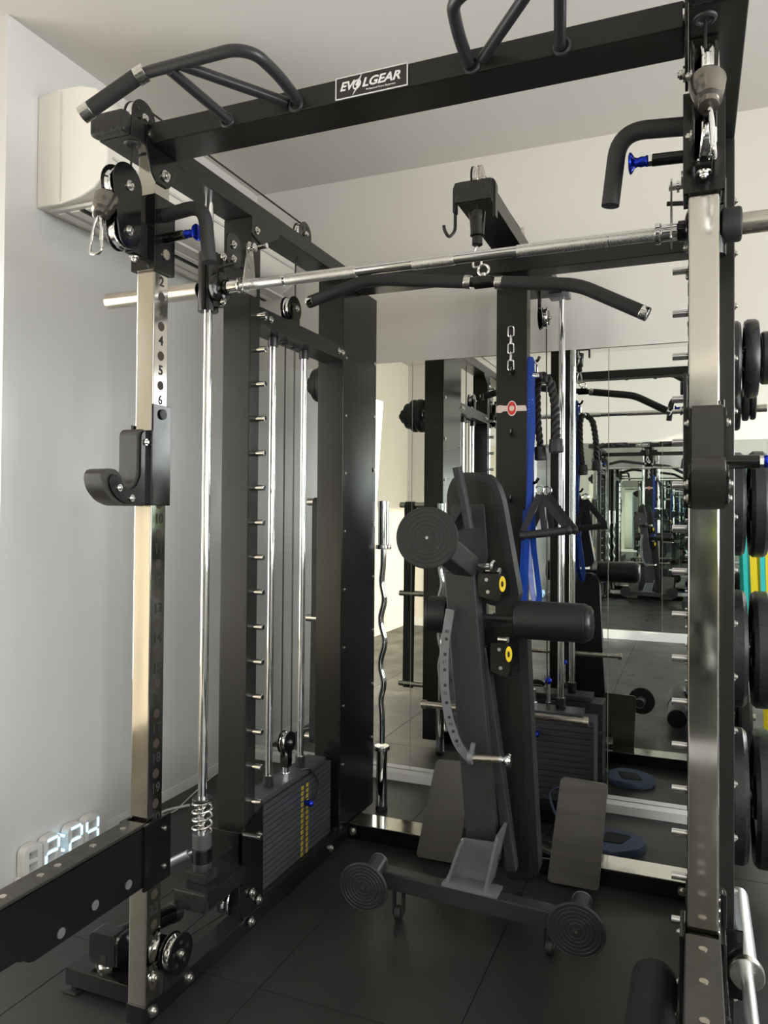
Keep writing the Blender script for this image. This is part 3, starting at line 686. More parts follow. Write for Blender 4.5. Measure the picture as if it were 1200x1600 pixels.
G().box(-.95, -.40, 3.36, 3.56, .0, .085, .004).box(-.733, -.617, 3.045, 3.36, 0, .06, .004).build('tower_base', BLACK, lt)
for z in (1.905, 1.66, 1.40): G().cyl((-.672, 2.965, z), (-.672, 2.982, z), .010, n=16, bev=.001).tube(fillet([(-.672, 2.97, z), (-.668, 2.945, z - .002), (-.664, 2.940, z + .018)], .01), .0055, 10).build('hook_bolt', GLOSS, lt)
# cross tube with chrome ends and two slanting foot plates
G().cyl((-1.005, 2.93, .57), (-.385, 2.93, .57), .0125, n=20).cyl((-.385, 2.93, .57), (-.365, 2.93, .57), .018, n=20, bev=.002).cyl((-1.005, 2.93, .57), (-1.025, 2.93, .57), .018, n=20, bev=.002).build('cross_rod', BRUSH, lt)
G().box(-.655, -.635, 2.925, 2.98, .55, .59, .002).build('rod_mount', BLACK, lt)
def plate(pts, y0, y1, nm, m):
    g = G(); zlo = min(p[1] for p in pts); zhi = max(p[1] for p in pts)
    pp = f2(pts, .018, 4)
    A = [g.b.verts.new((x, y0 + (y1 - y0) * (z - zlo) / (zhi - zlo), z)) for x, z in pp]
    B = [g.b.verts.new((x, y0 + (y1 - y0) * (z - zlo) / (zhi - zlo) + .012, z)) for x, z in pp]
    g.b.faces.new(A); g.b.faces.new(B[::-1]); n = len(A)
    for i in range(n): g.b.faces.new((A[i], B[i], B[(i + 1) % n], A[(i + 1) % n]))
    return g.build(nm, m, lt)
plate([(-1.000, .012), (-.835, .014), (-.800, .372), (-.952, .362)], 2.80, 2.90, 'foot_plate', WOODF)
plate([(-.494, .012), (-.312, .012), (-.292, .358), (-.462, .362)], 2.80, 2.90, 'foot_plate', WOODF)
G().bar((-.65, 2.97, .10), (-.42, 2.88, .10), .04, .04, .003).bar((-.70, 2.97, .10), (-.87, 2.88, .10), .04, .04, .003).build('foot_plate_arm', BLACK, lt)
# chain hanging on the column
ch = thing('chain', 'short steel link chain hanging on the front of the cable tower column', 'chain', (-.675, 2.965, 1.99))
for k in range(5):
    z = 2.070 - .0335 * k; hor = k % 2
    c = V((-.675, 2.970, z))
    pts = fillet([c + V(((-.0115, 0, -.02) if not hor else (0, -.008, -.02))), c + V(((.0115, 0, -.02) if not hor else (0, .008, -.02))), c + V(((.0115, 0, .02) if not hor else (0, .008, .02))), c + V(((-.0115, 0, .02) if not hor else (0, -.008, .02)))], .009, 5, True)
    G().tube(pts, .0032, 8, closed=True, hint=(0, 1, 0)).build('chain_link', ZINC, ch)
# sticker badge on the column
bd = thing('badge_sticker', 'red and white badge sticker across the cable tower column', 'sticker', (-.672, 2.979, 1.76))
bz = 1.765
G().prism(f2([(-.736, bz - .014), (-.715, bz - .016), (-.708, bz - .010), (-.612, bz - .012), (-.617, bz + .010), (-.706, bz + .012), (-.722, bz + .016), (-.736, bz + .010)], .006), 'y', 2.9775, 2.9798).build('banner', mat('pale_print', (.62, .50, .45), .5, 0, .05), bd)
G().prism([(-.672 + .0195 * math.cos(a), bz + .030 * math.sin(a)) for a in [2 * PI * i / 30 for i in range(30)]], 'y', 2.9768, 2.9778).build('badge_rim', WHITE, bd)
G().prism([(-.672 + .0165 * math.cos(a), bz + .0265 * math.sin(a)) for a in [2 * PI * i / 30 for i in range(30)]], 'y', 2.9755, 2.9770).build('badge_disc', RED, bd)
G().prism([(-.672 + .010 * math.cos(a), bz + .011 * math.sin(a)) for a in [2 * PI * i / 24 for i in range(24)]], 'y', 2.9745, 2.9758).build('badge_centre', mat('pale_print', (.62, .50, .45)), bd)

# its weight stack
st = thing('weight_stack', 'wide weight stack of the cable tower in front of the mirror', 'weight stack', (-.675, 3.46, .09), 'rectangular weight stacks of the gym machines')
b0 = G().box(-.950, -.400, 3.395, 3.535, .0865, .1105, .002).build('weight_plate', STACKM, st)
for k in range(1, 14): inst(b0, st, (0, 0, .0258 * k))
G().box(-.890, -.455, 3.40, 3.53, .449, .472, .003).build('top_plate', STACKM, st)
for x in (-.554, -.796): G().cyl((x, 3.467, .472), (x, 3.467, .525), .022, n=20, bev=.003).build('rod_bushing', PLAST, st)
G().cyl((-.675, 3.467, .472), (-.675, 3.467, .55), .010).cyl((-.675, 3.467, .472), (-.675, 3.467, .492), .018, n=6).build('lifting_stud', CHROME, st)
G().cyl((-.60, 3.42, .472), (-.60, 3.42, .51), .012, n=6).cyl((-.60, 3.42, .51), (-.60, 3.42, .60), .008).build('cable_end', ZINC, st)
G().sph((-.600, 3.41, .605), .016).cyl((-.64, 3.385, .38), (-.64, 3.360, .38), .010).sph((-.64, 3.352, .38), .014).build('selector_knob', BLUE, st)

# lat bar on its snap hook
lb = thing('lat_pulldown_bar', 'long bent black lat bar with foam grips hanging under the boom', 'lat bar', (-.675, 2.43, 2.10))
L_ = [(-1.285, 2.430, 2.109), (-1.054, 2.430, 2.165), (-0.690, 2.430, 2.115)]
R_ = [(-0.601, 2.430, 2.105), (-0.340, 2.430, 2.069), (-0.143, 2.430, 1.962)]
for P_ in (L_, R_):
    G().tube(fillet(P_, .045, 8), .0215, 22).build('foam_grip', FOAM, lb)
for a, b_ in ((L_[2], L_[1]), (R_[0], R_[1])):
    a = V(a); d = (V(b_) - a).normalized(); G().cyl(a - d * .004, a + d * .020, .0225, n=26, bev=.002).build('grip_ring', ZINC, lb)
for a, b_ in ((L_[0], L_[1]), (R_[2], R_[1])):
    a = V(a); d = (V(b_) - a).normalized(); G().cyl(a - d * .014, a + d * .012, .0222, n=26, bev=.003).build('chrome_end', CHROME, lb)
cx, cy_, cz = (L_[2][0] + R_[0][0]) / 2, 2.43, (L_[2][2] + R_[0][2]) / 2
G().cyl(V(L_[2]), V(R_[0]), .0165, n=26).cyl((cx - .03, cy_, cz), (cx + .03, cy_, cz), .020, n=26, bev=.002).build('swivel_sleeve', GLOSS, lb)
G().torus((cx, cy_, cz + .040), (0, 1, 0), .018, .0045, 24).tube([(cx, cy_, cz + .02), (cx, cy_, cz + .03)], .009, 12).build('swivel_ring', ZINC, lb)
bs = thing('ball_stop_with_carabiner', 'black rubber ball stop with steel snap hook above the lat bar', 'snap hook', (-.667, 2.43, cz + .05))
G().lathe([(.012, 0), (.026, .004), (.029, .010), (.026, .03), (.023, .07), (.024, .085), (.017, .09), (.018, .115), (.014, .118)], (-.667, 2.43, 2.352), (0, 0, -1)).build('ball_stop', GLOSS, bs)
G().tube([(-.667, 2.43, 2.35), (-.667, 2.43, 2.376)], .003, 8).build('cable', CABLE, bs)
zt, zl = 2.238, cz + .052
G().tube(fillet([(-.667, 2.43, zt), (-.680, 2.43, zt - .03), (-.682, 2.43, zl), (-.652, 2.43, zl), (-.655, 2.43, zt - .03)], .014, 6, True), .0042, 10, closed=True, hint=(0, 1, 0)).build('carabiner', ZINC, bs)

# triceps rope, blue band, stirrup handles, all hanging from hooks on the tower side
hx = -.613
for i, (y, z) in enumerate(((3.01, 1.950), (2.995, 1.468))):
    G().tube(fillet([(hx, y, z), (hx + .035, y - .004, z), (hx + .045, y - .004, z + .02)], .012), .006, 10).build('side_hook', GLOSS, lt)
bb = thing('resistance_band', 'long blue latex band looped over a hook beside the tower column', 'resistance band', (-.60, 3.01, 1.0))
def band(root, m, top, bot, wtop, wbot, wd, name='band_loop', depth=.03, twist=0):
    """a closed flat loop hanging from top to bot; wd is the strap width"""
    (tx, ty, tz), (bx, by, bz_) = top, bot
    pts = []
    for i in range(28):
        t = 2 * PI * i / 28; u = (1 - math.cos(t)) / 2; sgn = math.sin(t)
        w = wtop * (1 - u) + wbot * u
        pts.append((tx + (bx - tx) * u + sgn * w, ty + (by - ty) * u, tz + (bz_ - tz) * u))
    pts = fillet(pts, .05, 2, True)
    return G().tube(pts, .01, 4, closed=True, flat=(.004, wd), hint=(0, 1, 0)).build(name, m, root)
g = G()
g.tube(fillet([(-.612, 2.99, 1.955), (-.612, 2.985, 1.45), (-.632, 2.97, .99), (-.618, 2.97, .965), (-.604, 2.975, 1.35), (-.590, 2.985, 1.68), (-.596, 2.99, 1.955)], .02, 4, True), .01, 4, closed=True, flat=(.021, .004), hint=(0, 1, 0))
g.build('band_loop', BLUEB, bb)
g = G()
g.tube(fillet([(-.602, 3.01, 1.962), (-.598, 3.005, 1.40), (-.585, 3.0, 1.20), (-.560, 2.99, 1.02), (-.572, 2.985, .97), (-.592, 2.99, 1.05), (-.610, 3.0, 1.25), (-.612, 3.005, 1.5), (-.608, 3.01, 1.962)], .02, 4, True), .01, 4, closed=True, flat=(.021, .004), hint=(0, 1, 0))
g.build('band_loop', BLUEB, bb)
g = G()
for k in range(6): g.box(-.607, -.587, 2.985, 2.9868, 1.735 + .012 * k, 1.738 + .012 * k)
g.build('printed_marks', mat('pale_blue_print', (.12, .25, .75), .5), bb)
rp = thing('triceps_rope', 'black twisted triceps rope with rubber ends hanging on a snap hook', 'cable rope', (-.54, 3.01, 1.58))
def rope(pts, r):
    pts = fillet(pts, .06, 10)
    # resample and make three twisted strands
    L = [0]
    for a, b_ in zip(pts, pts[1:]): L.append(L[-1] + (b_ - a).length)
    n = int(L[-1] / .006); res = []; k = 0
    for i in range(n + 1):
        s_ = L[-1] * i / n
        while k < len(L) - 2 and L[k + 1] < s_: k += 1
        t = (s_ - L[k]) / max(1e-6, L[k + 1] - L[k]); res.append(pts[k].lerp(pts[k + 1], t))
    g = G()
    for st_ in range(3):
        out = []
        for i, p in enumerate(res):
            t = (res[min(i + 1, n)] - res[max(i - 1, 0)]).normalized(); x = V((0, 1, 0)).cross(t).normalized(); y = t.cross(x)
            a = i * .006 / .075 * 2 * PI + st_ * 2 * PI / 3
            out.append(p + x * math.cos(a) * r * .58 + y * math.sin(a) * r * .58)
        g.tube(out, r * .50, 8)
    return g
rope([(-.560, 2.985, 1.895), (-.520, 2.98, 1.865), (-.500, 2.98, 1.76), (-.498, 2.98, 1.635)], .0165).build('rope_strand', RUBB, rp)
rope([(-.565, 3.015, 1.895), (-.580, 3.02, 1.85), (-.578, 3.02, 1.72), (-.566, 3.02, 1.61)], .014).build('rope_strand', RUBB, rp)
G().cyl((-.498, 2.98, 1.64), (-.497, 2.98, 1.585), .026, .029, n=24, bev=.006).build('rubber_end', RUBB, rp)
G().cyl((-.566, 3.02, 1.615), (-.562, 3.02, 1.56), .024, .027, n=24, bev=.006).build('rubber_end', RUBB, rp)
G().cyl((-.590, 3.0, 1.895), (-.553, 2.99, 1.890), .014, n=16, bev=.002).tube(fillet([(-.590, 3.0, 1.955), (-.598, 3.0, 1.93), (-.590, 3.0, 1.885), (-.578, 3.0, 1.90), (-.577, 3.0, 1.94)], .01, 5, True), .0035, 8, closed=True).build('snap_hook', CHROME, rp)
for k, (dx, dy, lab) in enumerate(((0, 0, 'front black strap handle hanging at the tower beside the blue band'), (.015, .075, 'rear black strap handle hanging close behind the first one'))):
    sh = thing('stirrup_handle', lab, 'handle', (-.54 + dx, 2.95 + dy, 1.25), 'strap handles on the tower')
    T = V((-.560 + dx, 2.975 + dy, 1.425)); A = V((-.622 + dx, 2.93 + dy, 1.262)); B = V((-.450 + dx, 2.975 + dy, 1.285))
    G().tube([A, B], .0155, 18).build('grip', FOAM, sh)
    for E_ in (A, B): G().cyl(E_ - (B - A).normalized() * .008, E_ + (B - A).normalized() * .010, .019, n=18, bev=.003).build('grip_end', PLAST, sh)
    G().tube([T, T.lerp(A, .35), A], .004, 4, flat=(.026, .003), hint=(0, 1, 0)).tube([T, T.lerp(B, .35), B], .004, 4, flat=(.026, .003), hint=(0, 1, 0)).tube([T + V((0, .004, 0)), T.lerp(A.lerp(B, .5), .95)], .004, 4, flat=(.022, .003), hint=(0, 1, 0)).build('webbing_strap', DCLOTH, sh)
    G().torus(T + V((0, 0, .015)), (0, 1, 0), .017, .003, 20).build('d_ring', CHROME, sh)

# ================================================================ ADJUSTABLE BENCH stored standing up
bn = thing('adjustable_bench', 'grey adjustable weight bench stored upright on its wheels inside the rack', 'weight bench', (-.67, 2.4, 0))
cl, cr = V((-.955, 2.35, .143)), V((-.375, 2.35, .122))
G().bar(cl, cr, .055, .058, .008).build('foot_tube', GREY, bn)
G().bar((-.740, 2.35, .171), (-.560, 2.35, .165), .075, .008, .001).build('mount_plate', SILV, bn)
def disc(root, c, d, R, stub, sr, dome=True):
    c = V(c); d = V(d).normalized(); q = d.to_track_quat('Z', 'Y')
    o = G().lathe([(R * .2, -.010), (R * .96, -.010), (R, -.005), (R * .98, 0)], c, d, 48).build('rubber_foot', RUBB, root)
    g = G()
    for k in range(1, 7): g.torus(c, d, R * (.14 + .135 * k), .0022, 48, 6)
    for a in range(8):
        v = q @ V((math.cos(PI * a / 4), math.sin(PI * a / 4), 0)); g.bar(c + v * R * .15, c + v * R * .95, .003, .003, upv=d)
    g.cyl(c - d * .004, c + d * .003, R * .12, n=20)
    g.build('tread_rings', RUBB, o)
    G().cyl(c + d * .001, c + d * .005, R * .05, n=12).build('centre_bolt', ZINC, o)
    G().cyl(c - d * .008, c - d * stub, sr, n=28, bev=.002).build('foot_stub', GREY, root)
    G().torus(c - d * stub, d, sr * .93, .003, 28).build('stub_rim', SILV, root)
disc(bn, (-0.963, 2.205, 0.168), (.06, -1, -.10), .080, .155, .029)
disc(bn, (-0.307, 2.205, 0.173), (.02, -1, -.10), .082, .150, .029)
for x in (-.905, -.408):
    g = G().cyl((x - .011, 2.37, .0235), (x + .011, 2.37, .0235), .0235, n=28, bev=.004); w = g.build('wheel', RUBB, bn)
    G().cyl((x - .013, 2.37, .0235), (x + .013, 2.37, .0235), .010, n=16).build('wheel_hub', ZINC, w)
    G().box(x - .018, x - .014, 2.355, 2.385, .02, .11, .001).box(x + .014, x + .018, 2.355, 2.385, .02, .11, .001).build('wheel_fork', GREY, bn)
G().prism([(-.735, .165), (-.605, .165), (-.565, .310), (-.568, .345), (-.590, .300), (-.690, .298)], 'y', 2.385, 2.392, .001).prism([(-.735, .165), (-.725, .165), (-.680, .298), (-.690, .298)], 'y', 2.33, 2.392, .001).prism([(-.610, .165), (-.600, .165), (-.560, .345), (-.570, .345)], 'y', 2.33, 2.45, .001).build('frame_foot_bracket', SILV, bn)
fa, fb = V((-.632, 2.455, .215)), V((-.722, 2.455, 1.155))
G().bar(fa, fb, .105, .07, .008, upv=(0, 1, 0)).build('main_frame', GREY, bn)
G().bar(fa + V((.083, .02, -.03)), fb + V((.07, .02, -.25)), .035, .05, .006, upv=(0, 1, 0)).build('rear_rail', GREY, bn)
g = G()
for x, z in ((-.617, .505), (-.608, .435)): g.prism([(x + .014 * math.cos(a) , z + .032 * math.sin(a)) for a in [2 * PI * i / 20 for i in range(20)]], 'y', 2.4185, 2.4205)
g.build('frame_slot', INK, bn)
dc = V((-0.757, 2.200, 1.272))
G().bar(dc + V((.004, .02, -.002)), (-.700, 2.46, 1.165), .075, .075, .01).build('front_leg_tube', GREY, bn)
disc(bn, dc, (.22, -1, .02), .096, .05, .040)
kn = G().cyl((-.655, 2.44, 1.175), (-.615, 2.425, 1.175), .011, n=20).build('release_pin', ZINC, bn)
G().lathe([(.012, 0), (.010, .01), (.020, .018), (.022, .024), (.018, .030)], (-.625, 2.425, 1.175), (1, -.3, 0)).build('pin_knob', CHROME, kn)
# angle ladder
arc = [(-0.733, 2.370, 1.035), (-0.752, 2.370, 0.914), (-0.753, 2.370, 0.789), (-0.739, 2.370, 0.687), (-0.706, 2.370, 0.598), (-0.657, 2.370, 0.553)]
ap = fillet(arc, .05, 4)
G().tube(ap, .01, 4, flat=(.027, .008), hint=(0, 1, 0)).tube([p + V((-.013, .004, 0)) for p in ap], .004, 8).build('angle_ladder', SILV, bn)
g = G()
for k in range(1, 9):
    p = ap[int(len(ap) * k / 10)]; g.cyl(p + V((.003, -.0055, 0)), p + V((.003, -.0045, 0)), .0055, n=12)
lo = g.build('ladder_holes', INK, bn, kind='stuff')
for k, t_ in enumerate(('81', '67', '55', '43', '31')):
    p = ap[int(len(ap) * (.5 + 2 * k) / 10)]; text(t_, (p.x + .002, p.y - .0052, p.z), (1, 0, 0), (0, 0, 1), .014, INK, bn, 'number')
pn = G().cyl((-0.665, 2.360, 0.567), (-0.561, 2.360, 0.575), .0125, n=24).build('adjustment_pin', BRUSH, bn)
a = V((-0.667, 2.360, 0.569)); G().cyl(a, a + V((.016, 0, 0)), .022, n=24, bev=.002).prism([(a.x + .004, a.z + .015), (a.x + .018, a.z + .02), (a.x + .022, a.z + .045), (a.x + .010, a.z + .048)], 'y', 2.352, 2.368, .001).build('pin_flange', SILV, pn)
a = V((-0.565, 2.360, 0.574)); G().lathe([(.014, 0), (.011, .010), (.013, .014), (.021, .024), (.023, .030), (.019, .036)], a, (1, 0, 0)).build('pin_knob', CHROME, pn)
# back pad with its plate and hand grip
def pad(pts, y0, y1, nm, r):
    g = G(); pp = f2(pts, r, 6); g.prism(pp, 'y', y0, y1, .016, 4)
    return g.build(nm, VINYL, bn)
bp = pad([(-0.807, 1.430), (-0.774, 1.490), (-0.646, 1.489), (-0.610, 1.407), (-0.547, 1.061), (-0.573, 1.031), (-0.644, 1.028), (-0.800, 1.115)], 2.555, 2.625, 'back_pad', .045)
ob = G().prism(f2([(-0.788, 1.405), (-0.756, 1.459), (-0.660, 1.458), (-0.637, 1.407), (-0.573, 1.081), (-0.590, 1.057), (-0.651, 1.054), (-0.786, 1.150)], .03, 5), 'y', 2.548, 2.556, .002).build('pad_board', BLACK, bp)
G().prism(f2([(-0.788, 1.378), (-0.668, 1.379), (-0.654, 1.198), (-0.674, 1.143), (-0.772, 1.139)], .008, 3), 'y', 2.538, 2.546, .001).build('back_plate', GREY, bp)
for c in ((-0.769, 1.318), (-0.677, 1.312), (-0.717, 1.223), (-0.764, 1.374)): G().cyl((c[0], 2.539, c[1]), (c[0], 2.533, c[1]), .007, n=12).build('screw', INK, bp)
sp = pad([(-0.673, 0.982), (-0.555, 0.998), (-0.522, 0.955), (-0.510, 0.709), (-0.478, 0.156), (-0.490, 0.124), (-0.585, 0.106), (-0.601, 0.149), (-0.655, 0.694)], 2.555, 2.625, 'seat_pad', .03)
G().prism(f2([(-0.679, 0.944), (-0.572, 0.966), (-0.546, 0.921), (-0.541, 0.813), (-0.660, 0.799)], .012, 4), 'y', 2.545, 2.556, .001).prism(f2([(-0.642, 0.794), (-0.545, 0.804), (-0.503, 0.156), (-0.572, 0.139)], .012, 4), 'y', 2.545, 2.556, .001).build('pad_board', BLACK, sp)
G().tube(fillet([(-0.729, 2.420, 1.500), (-0.706, 2.440, 1.373), (-0.692, 2.440, 1.296)], .05, 6), .0165, 18).build('hand_grip', FOAM, bn)
G().bar((-0.706, 2.450, 1.373), (-0.775, 2.530, 1.296), .035, .03, .004).build('grip_bracket', GREY, bn)
# pull pin blocks with yellow stickers
for k, (bx, rx) in enumerate((((-.662, -.580, 1.060, 1.150), (-.578, 1.118)), ((-.618, -.552, .815, .925), (-.556, .892)))):
    x0, x1, z0, z1 = bx
    bl = G().prism(f2([(x0, z0 + .015), (x1 - .01, z0), (x1, z0 + .03), (x1 - .008, z1), (x0, z1)], .006), 'y', 2.44, 2.50, .002).build('pin_block', GLOSS, bn)
    G().cyl((x0 + .02, 2.47, z1 + .008), (x1 - .012, 2.465, z1 + .008), .0115, n=18, bev=.002).build('lock_pin', ZINC, bl)
    g = G().prism([(rx[0] + .0105 * math.cos(a), rx[1] + .0255 * math.sin(a)) for a in [2 * PI * i / 28 for i in range(28)]], 'y', 2.4355, 2.4395, .001); g.build('warning_sticker', YEL, bl)
    G().prism([(rx[0] + .004 * math.cos(a), rx[1] + .010 * math.sin(a)) for a in [2 * PI * i / 16 for i in range(16)]], 'y', 2.4345, 2.4355).build('sticker_mark', INK, bl)
    for c in ((x0 + .03, z1 - .02), (x0 + .035, z0 + .03)): G().cyl((c[0], 2.441, c[1]), (c[0], 2.437, c[1]), .006, n=12).build('screw', ZINC, bl)
# leg rollers
G().cyl((-.83, 2.50, .998), (-.35, 2.50, .998), .012, n=16).build('roller_axle', GREY, bn)
for x0, x1 in ((-.545, -.318), (-.850, -.775)):
    r = G().cyl((x0, 2.50, .998), (x1, 2.50, .998), .063, n=36, bev=.008).build('foam_roller', VINYL, bn)
    if x1 > -.4:
        G().lathe([(.058, 0), (.055, .010), (.046, .018), (.02, .022)], (x1, 2.50, .998), (1, 0, 0)).build('roller_cap', PLAST, r)
        for a in range(14): G().box(x1 + .0, x1 + .004, -.003, .003, .048, .058, mtx=Matrix.Translation((0, 2.50, .998)) @ Matrix.Rotation(2 * PI * a / 14, 4, 'X')).build('cap_rib', GREY, r)

# ================================================================ FREE BARS
ez = thing('curl_bar', 'chrome zigzag curl bar standing upright against the left rear column', 'curl bar', (-1.30, 3.21, 0))
ex, ey = -1.312, 3.205
zz = [(0, 1.18), (0, 1.10), (-.010, 1.03), (.012, .95), (-.016, .86), (.016, .76), (-.016, .66), (.012, .57), (-.010, .50), (0, .43), (0, .30)]
G().tube(fillet([(ex + a, ey, z) for a, z in zz], .04, 5), .0135, 18).build('bent_shaft', CHROME, ez)
for z0, z1, zc in ((1.20, 1.40, 1.18), (.02, .27, .27)):
    G().cyl((ex, ey, z0), (ex, ey, z1), .0245, n=28, bev=.002).build('sleeve', CHROME, ez)
    G().cyl((ex, ey, zc), (ex, ey, zc + .02), .036, n=28, bev=.003).build('collar', ZINC, ez)
G().cyl((ex, ey, 0), (ex, ey, .02), .027, n=24, bev=.003).build('rubber_cap', RUBB, ez)

ob_ = thing('olympic_barbell', 'chrome barbell lying in low cradles outside the right spotter arm', 'barbell', (.118, 1.4, .22))
bx_, bz0 = .117, .252
G().cyl((bx_, .55, bz0), (bx_, 2.04, bz0), .0145, n=28).build('bar_shaft', SATC, ob_)
for y0, y1, yc in ((2.03, 2.43, 2.03), (.14, .56, .56)):
    G().cyl((bx_, y0, bz0), (bx_, y1, bz0), .027, n=36, bev=.003).build('sleeve', SATC, ob_)
    G().cyl((bx_, yc - .012, bz0), (bx_, yc + .012, bz0), .040, n=36, bev=.004).build('collar', ZINC, ob_)
G().box(.0775, .15, 2.105, 2.135, .212, .2255, .003).build('bar_cradle', BLACK, rack)
hs = thing('bar_stand', 'low black bar stand under the near end of the floor barbell', 'bar stand', (.117, .95, 0))
G().box(.04, .20, .90, 1.0, 0, .02, .003).build('foot', BLACK, hs); G().box(.10, .135, .935, .965, .02, .237, .003).build('post', BLACK, hs)

# foam roller unit at the lower right, inside the rack
fr = thing('foam_leg_roller', 'thick black foam roller lying on the mat by the right upright', 'foam roller', (-.10, 2.0, 0))
G().cyl((-.100, 1.90, .083), (-.098, 2.22, .083), .060, n=40, bev=.012).build('foam_sleeve', FOAM, fr)
G().cyl((-.101, 1.50, .083), (-.100, 1.895, .083), .066, n=40, bev=.010).build('foam_sleeve', FOAM, fr)
G().torus((-.056, 1.99, .085), (1, -.2, .1), .022, .004, 24).build('rim', mat('blue_grey_rim', (.12, .16, .32), .4), fr)
G().cyl((-.060, 2.06, .095), (-.040, 2.05, .095), .009, n=12).build('axle_bolt', mat('brass', (.75, .55, .25), .25, 1), fr)

# landmine unit at the lower left outside the rack
lm = thing('landmine_unit', 'black landmine pivot with bar sleeve on the floor at lower left', 'landmine', (-1.55, 1.75, 0))
G().box(-1.632, -1.40, 1.655, 1.76, .018, .066, .003).box(-1.632, -1.40, 1.76, 1.90, .050, .066, .002).build('base_box', GLOSS, lm)
for x, y in ((-1.605, 1.665), (-1.605, 1.88), (-1.43, 1.88)):
    G().box(x - .03, x + .02, y - .02, y + .02, .0, .007, .002).cyl((x - .005, y, .006), (x - .005, y, .02), .010, n=12).build('levelling_foot', ZINC if False else PLAST, lm)
G().prism(f2([(-1.575, .078), (-1.575, .152), (-1.567, .164), (-1.490, .164), (-1.482, .152), (-1.482, .078)], .012), 'y', 1.685, 1.735, .004).build('pivot_yoke', GLOSS, lm)
G().box(-1.535, -1.515, 1.6835, 1.686, .085, .105, .001).build('yoke_slot', INK, lm)
G().prism(f2([(1.685, .078), (1.685, .152), (1.70, .164), (1.745, .164), (1.775, .135), (1.775, .10), (1.745, .078)], .012), 'x', -1.485, -1.475, .002).build('yoke_cheek', GLOSS, lm)
bolt((-1.475, 1.742, .136), (1, 0, 0), lm, .012)
G().cyl((-1.53, 1.71, .064), (-1.53, 1.71, .080), .026, n=24, bev=.003).cyl((-1.53, 1.71, .066), (-1.53, 1.71, .072), .034, n=6).build('swivel_base', ZINC, lm)
G().cyl((-1.530, 1.735, .125), (-1.492, 1.955, .104), .029, n=32, bev=.003).build('bar_sleeve', GLOSS, lm)
G().cyl((-1.4945, 1.94, .1055), (-1.490, 1.968, .1027), .031, n=32, bev=.003).build('sleeve_ring', PLAST, lm)

# ================================================================ WEIGHT PLATES
def bumper(x, y, z, R, t, label, group, side=1, m=IRON, hub=.045):
    o = thing('weight_plate', label, 'weight plate', (x, y, z - R), group)
    c = (x, y, z); a = (side, 0, 0); h = t / 2
    G().lathe([(.026, -h), (R * .30, -h), (R * .34, -h * .55), (R * .78, -h * .55), (R * .82, -h), (R * .95, -h), (R, -h * .55), (R, h * .55), (R * .95, h), (R * .82, h), (R * .78, h * .55), (R * .34, h * .55), (R * .30, h), (.026, h)], c, a, 56).build('plate_body', m, o)
    g = G(); g.torus((x + side * h, y, z), a, .030, .0035, 28).torus((x - side * h, y, z), a, .030, .0035, 28); g.build('hub_ring', ZINC, o)
    return o
RB = mat('moulded_rubber_plate', (.018, .018, .020), .33, 0, .08, 60, .1)
rows = ((1.92, ((.130, .140, .042, 'thick plate nearest the rack on the top right storage peg'), (.186, .142, .046, 'second thick plate on the top right storage peg'), (.234, .095, .030, 'third, smaller plate on the top right storage peg'), (.268, .090, .026, 'outermost small plate on the top right storage peg'))),
        (1.392, ((.138, .188, .052, 'large inner plate on the second right storage peg'), (.208, .192, .056, 'large outer plate on the second right storage peg'))),
        (.870, ((.140, .210, .058, 'large inner plate on the third right storage peg'), (.219, .208, .062, 'large outer plate on the third right storage peg'))),
        (.340, ((.142, .236, .060, 'biggest inner plate on the lowest right storage peg'), (.224, .238, .062, 'biggest outer plate on the lowest right storage peg'))))
for z, ps in rows:
    for x, R, t, lab in ps: bumper(x + .002, 3.05, z - .004, R, t, 'black ' + lab, 'plates on the right storage pegs', m=RB)
for x, R, t, lab in ((-1.492, .098, .034, 'widest black plate on the top left peg, half hidden by the column'), (-1.530, .096, .030, 'second black plate on the top left storage peg'), (-1.565, .076, .034, 'smaller black plate on the top left storage peg')):
    bumper(x, 3.05, 1.918, R, t, lab, 'plates on the top left storage peg', -1)
hc = thing('bar_collar', 'black hexagonal clamp collar at the tip of the top left peg', 'collar', (-1.60, 3.05, 1.88))
G().cyl((-1.585, 3.05, 1.918), (-1.612, 3.05, 1.918), .042, n=8, bev=.004).build('clamp_body', PLAST, hc); G().cyl((-1.612, 3.05, 1.918), (-1.628, 3.05, 1.918), .025, .016, n=20, bev=.003).build('clamp_nut', RUBB, hc)

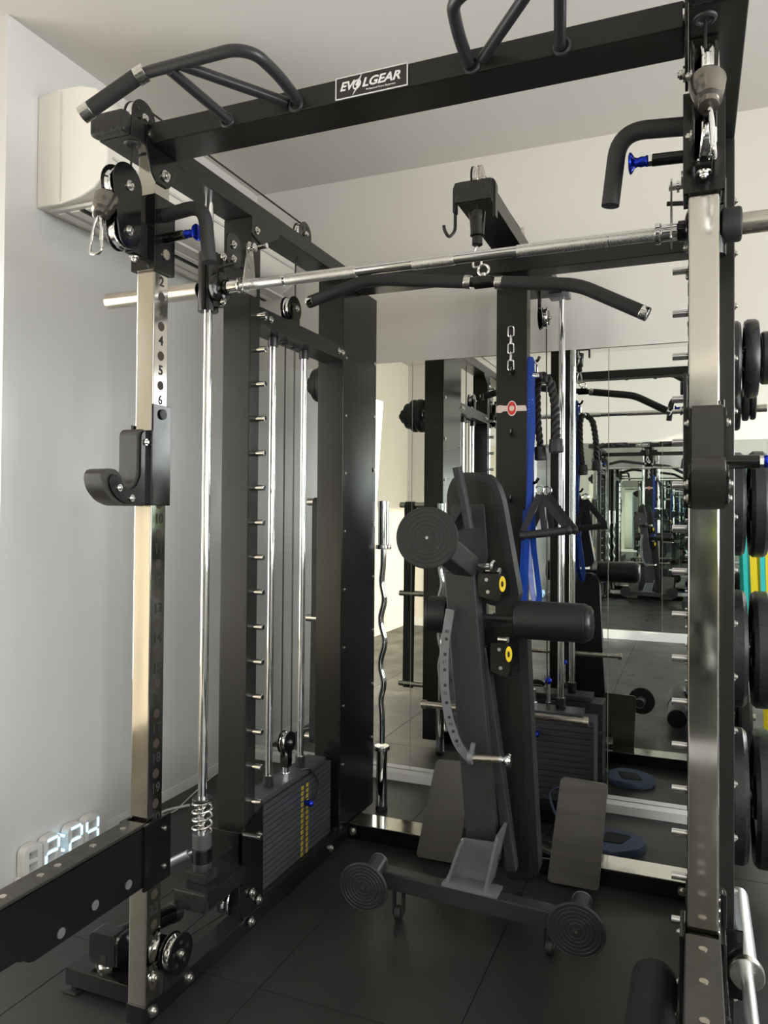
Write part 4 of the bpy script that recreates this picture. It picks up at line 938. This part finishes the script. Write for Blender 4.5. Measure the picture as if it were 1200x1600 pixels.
# ================================================================ BANDS
db = thing('resistance_band', 'wide dark grey band looped over two pegs of the left column', 'resistance band', (-1.54, 3.05, .32))
g = G(); g.tube(fillet([(-1.555, 3.072, 1.392), (-1.560, 3.062, .95), (-1.565, 3.055, .330), (-1.565, 3.045, .312), (-1.565, 3.035, .330), (-1.560, 3.038, .95), (-1.555, 3.028, 1.392), (-1.555, 3.05, 1.413)], .01, 4, True), .01, 4, closed=True, flat=(.060, .0045), hint=(0, 1, 0))
g.build('band_loop', mat('dark_grey_latex', (.035, .04, .042), .5), db)
hkr = thing('band_hook', 'small black wall hook on the mirror holding coloured bands', 'hook', (.25, 3.6, 1.55))
G().box(.18, .36, 3.622, 3.633, 1.54, 1.60, .002).build('hook_plate', BLACK, hkr)
for x in (.215, .262, .31): G().tube(fillet([(x, 3.625, 1.56), (x, 3.50, 1.56), (x, 3.49, 1.58)], .01), .007, 10).build('hook_arm', BLACK, hkr)
for x, m, z0, w, lab in ((.205, TEAL, .72, .016, 'teal latex band hanging by the right plates'), (.236, YELB, .78, .026, 'yellow latex band hanging between teal bands at right'), (.270, TEAL, .60, .018, 'second teal latex band near the right picture edge'), (.300, YELB, .40, .036, 'widest yellow latex band at the right picture edge')):
    o = thing('resistance_band', lab, 'resistance band', (x, 3.52, z0), 'coloured bands at right')
    G().tube(fillet([(x, 3.50, 1.568), (x - .012, 3.49, 1.2), (x + .004, 3.49, z0), (x + .012, 3.53, z0), (x + .014, 3.54, 1.2), (x, 3.535, 1.568)], .02, 4, True), .01, 4, closed=True, flat=(w, .004), hint=(0, 1, 0)).build('band_loop', m, o)

# ankle strap and cloth on the floor under the tower
ak = thing('ankle_strap', 'blue grey fabric ankle strap lying on the floor right of the foot plates', 'strap', (-.32, 3.2, 0))
pp = f2([(-.40, 3.14), (-.30, 3.10), (-.20, 3.17), (-.17, 3.27), (-.26, 3.35), (-.40, 3.32)], .03)
G().prism(pp, 'z', .0, .028, .011, 3).build('padded_cuff', CLOTH, ak)
G().prism(f2([(-.36, 3.19), (-.27, 3.19), (-.235, 3.28), (-.33, 3.29)], .01), 'z', .028, .033, .002).build('velcro_patch', DCLOTH, ak)
G().tube(fillet([(-.40, 3.20, .02), (-.47, 3.19, .04), (-.54, 3.19, .12), (-.56, 3.20, .20), (-.50, 3.22, .22), (-.45, 3.21, .10)], .04), .006, 4, flat=(.03, .004)).build('loop', CLOTH, ak)
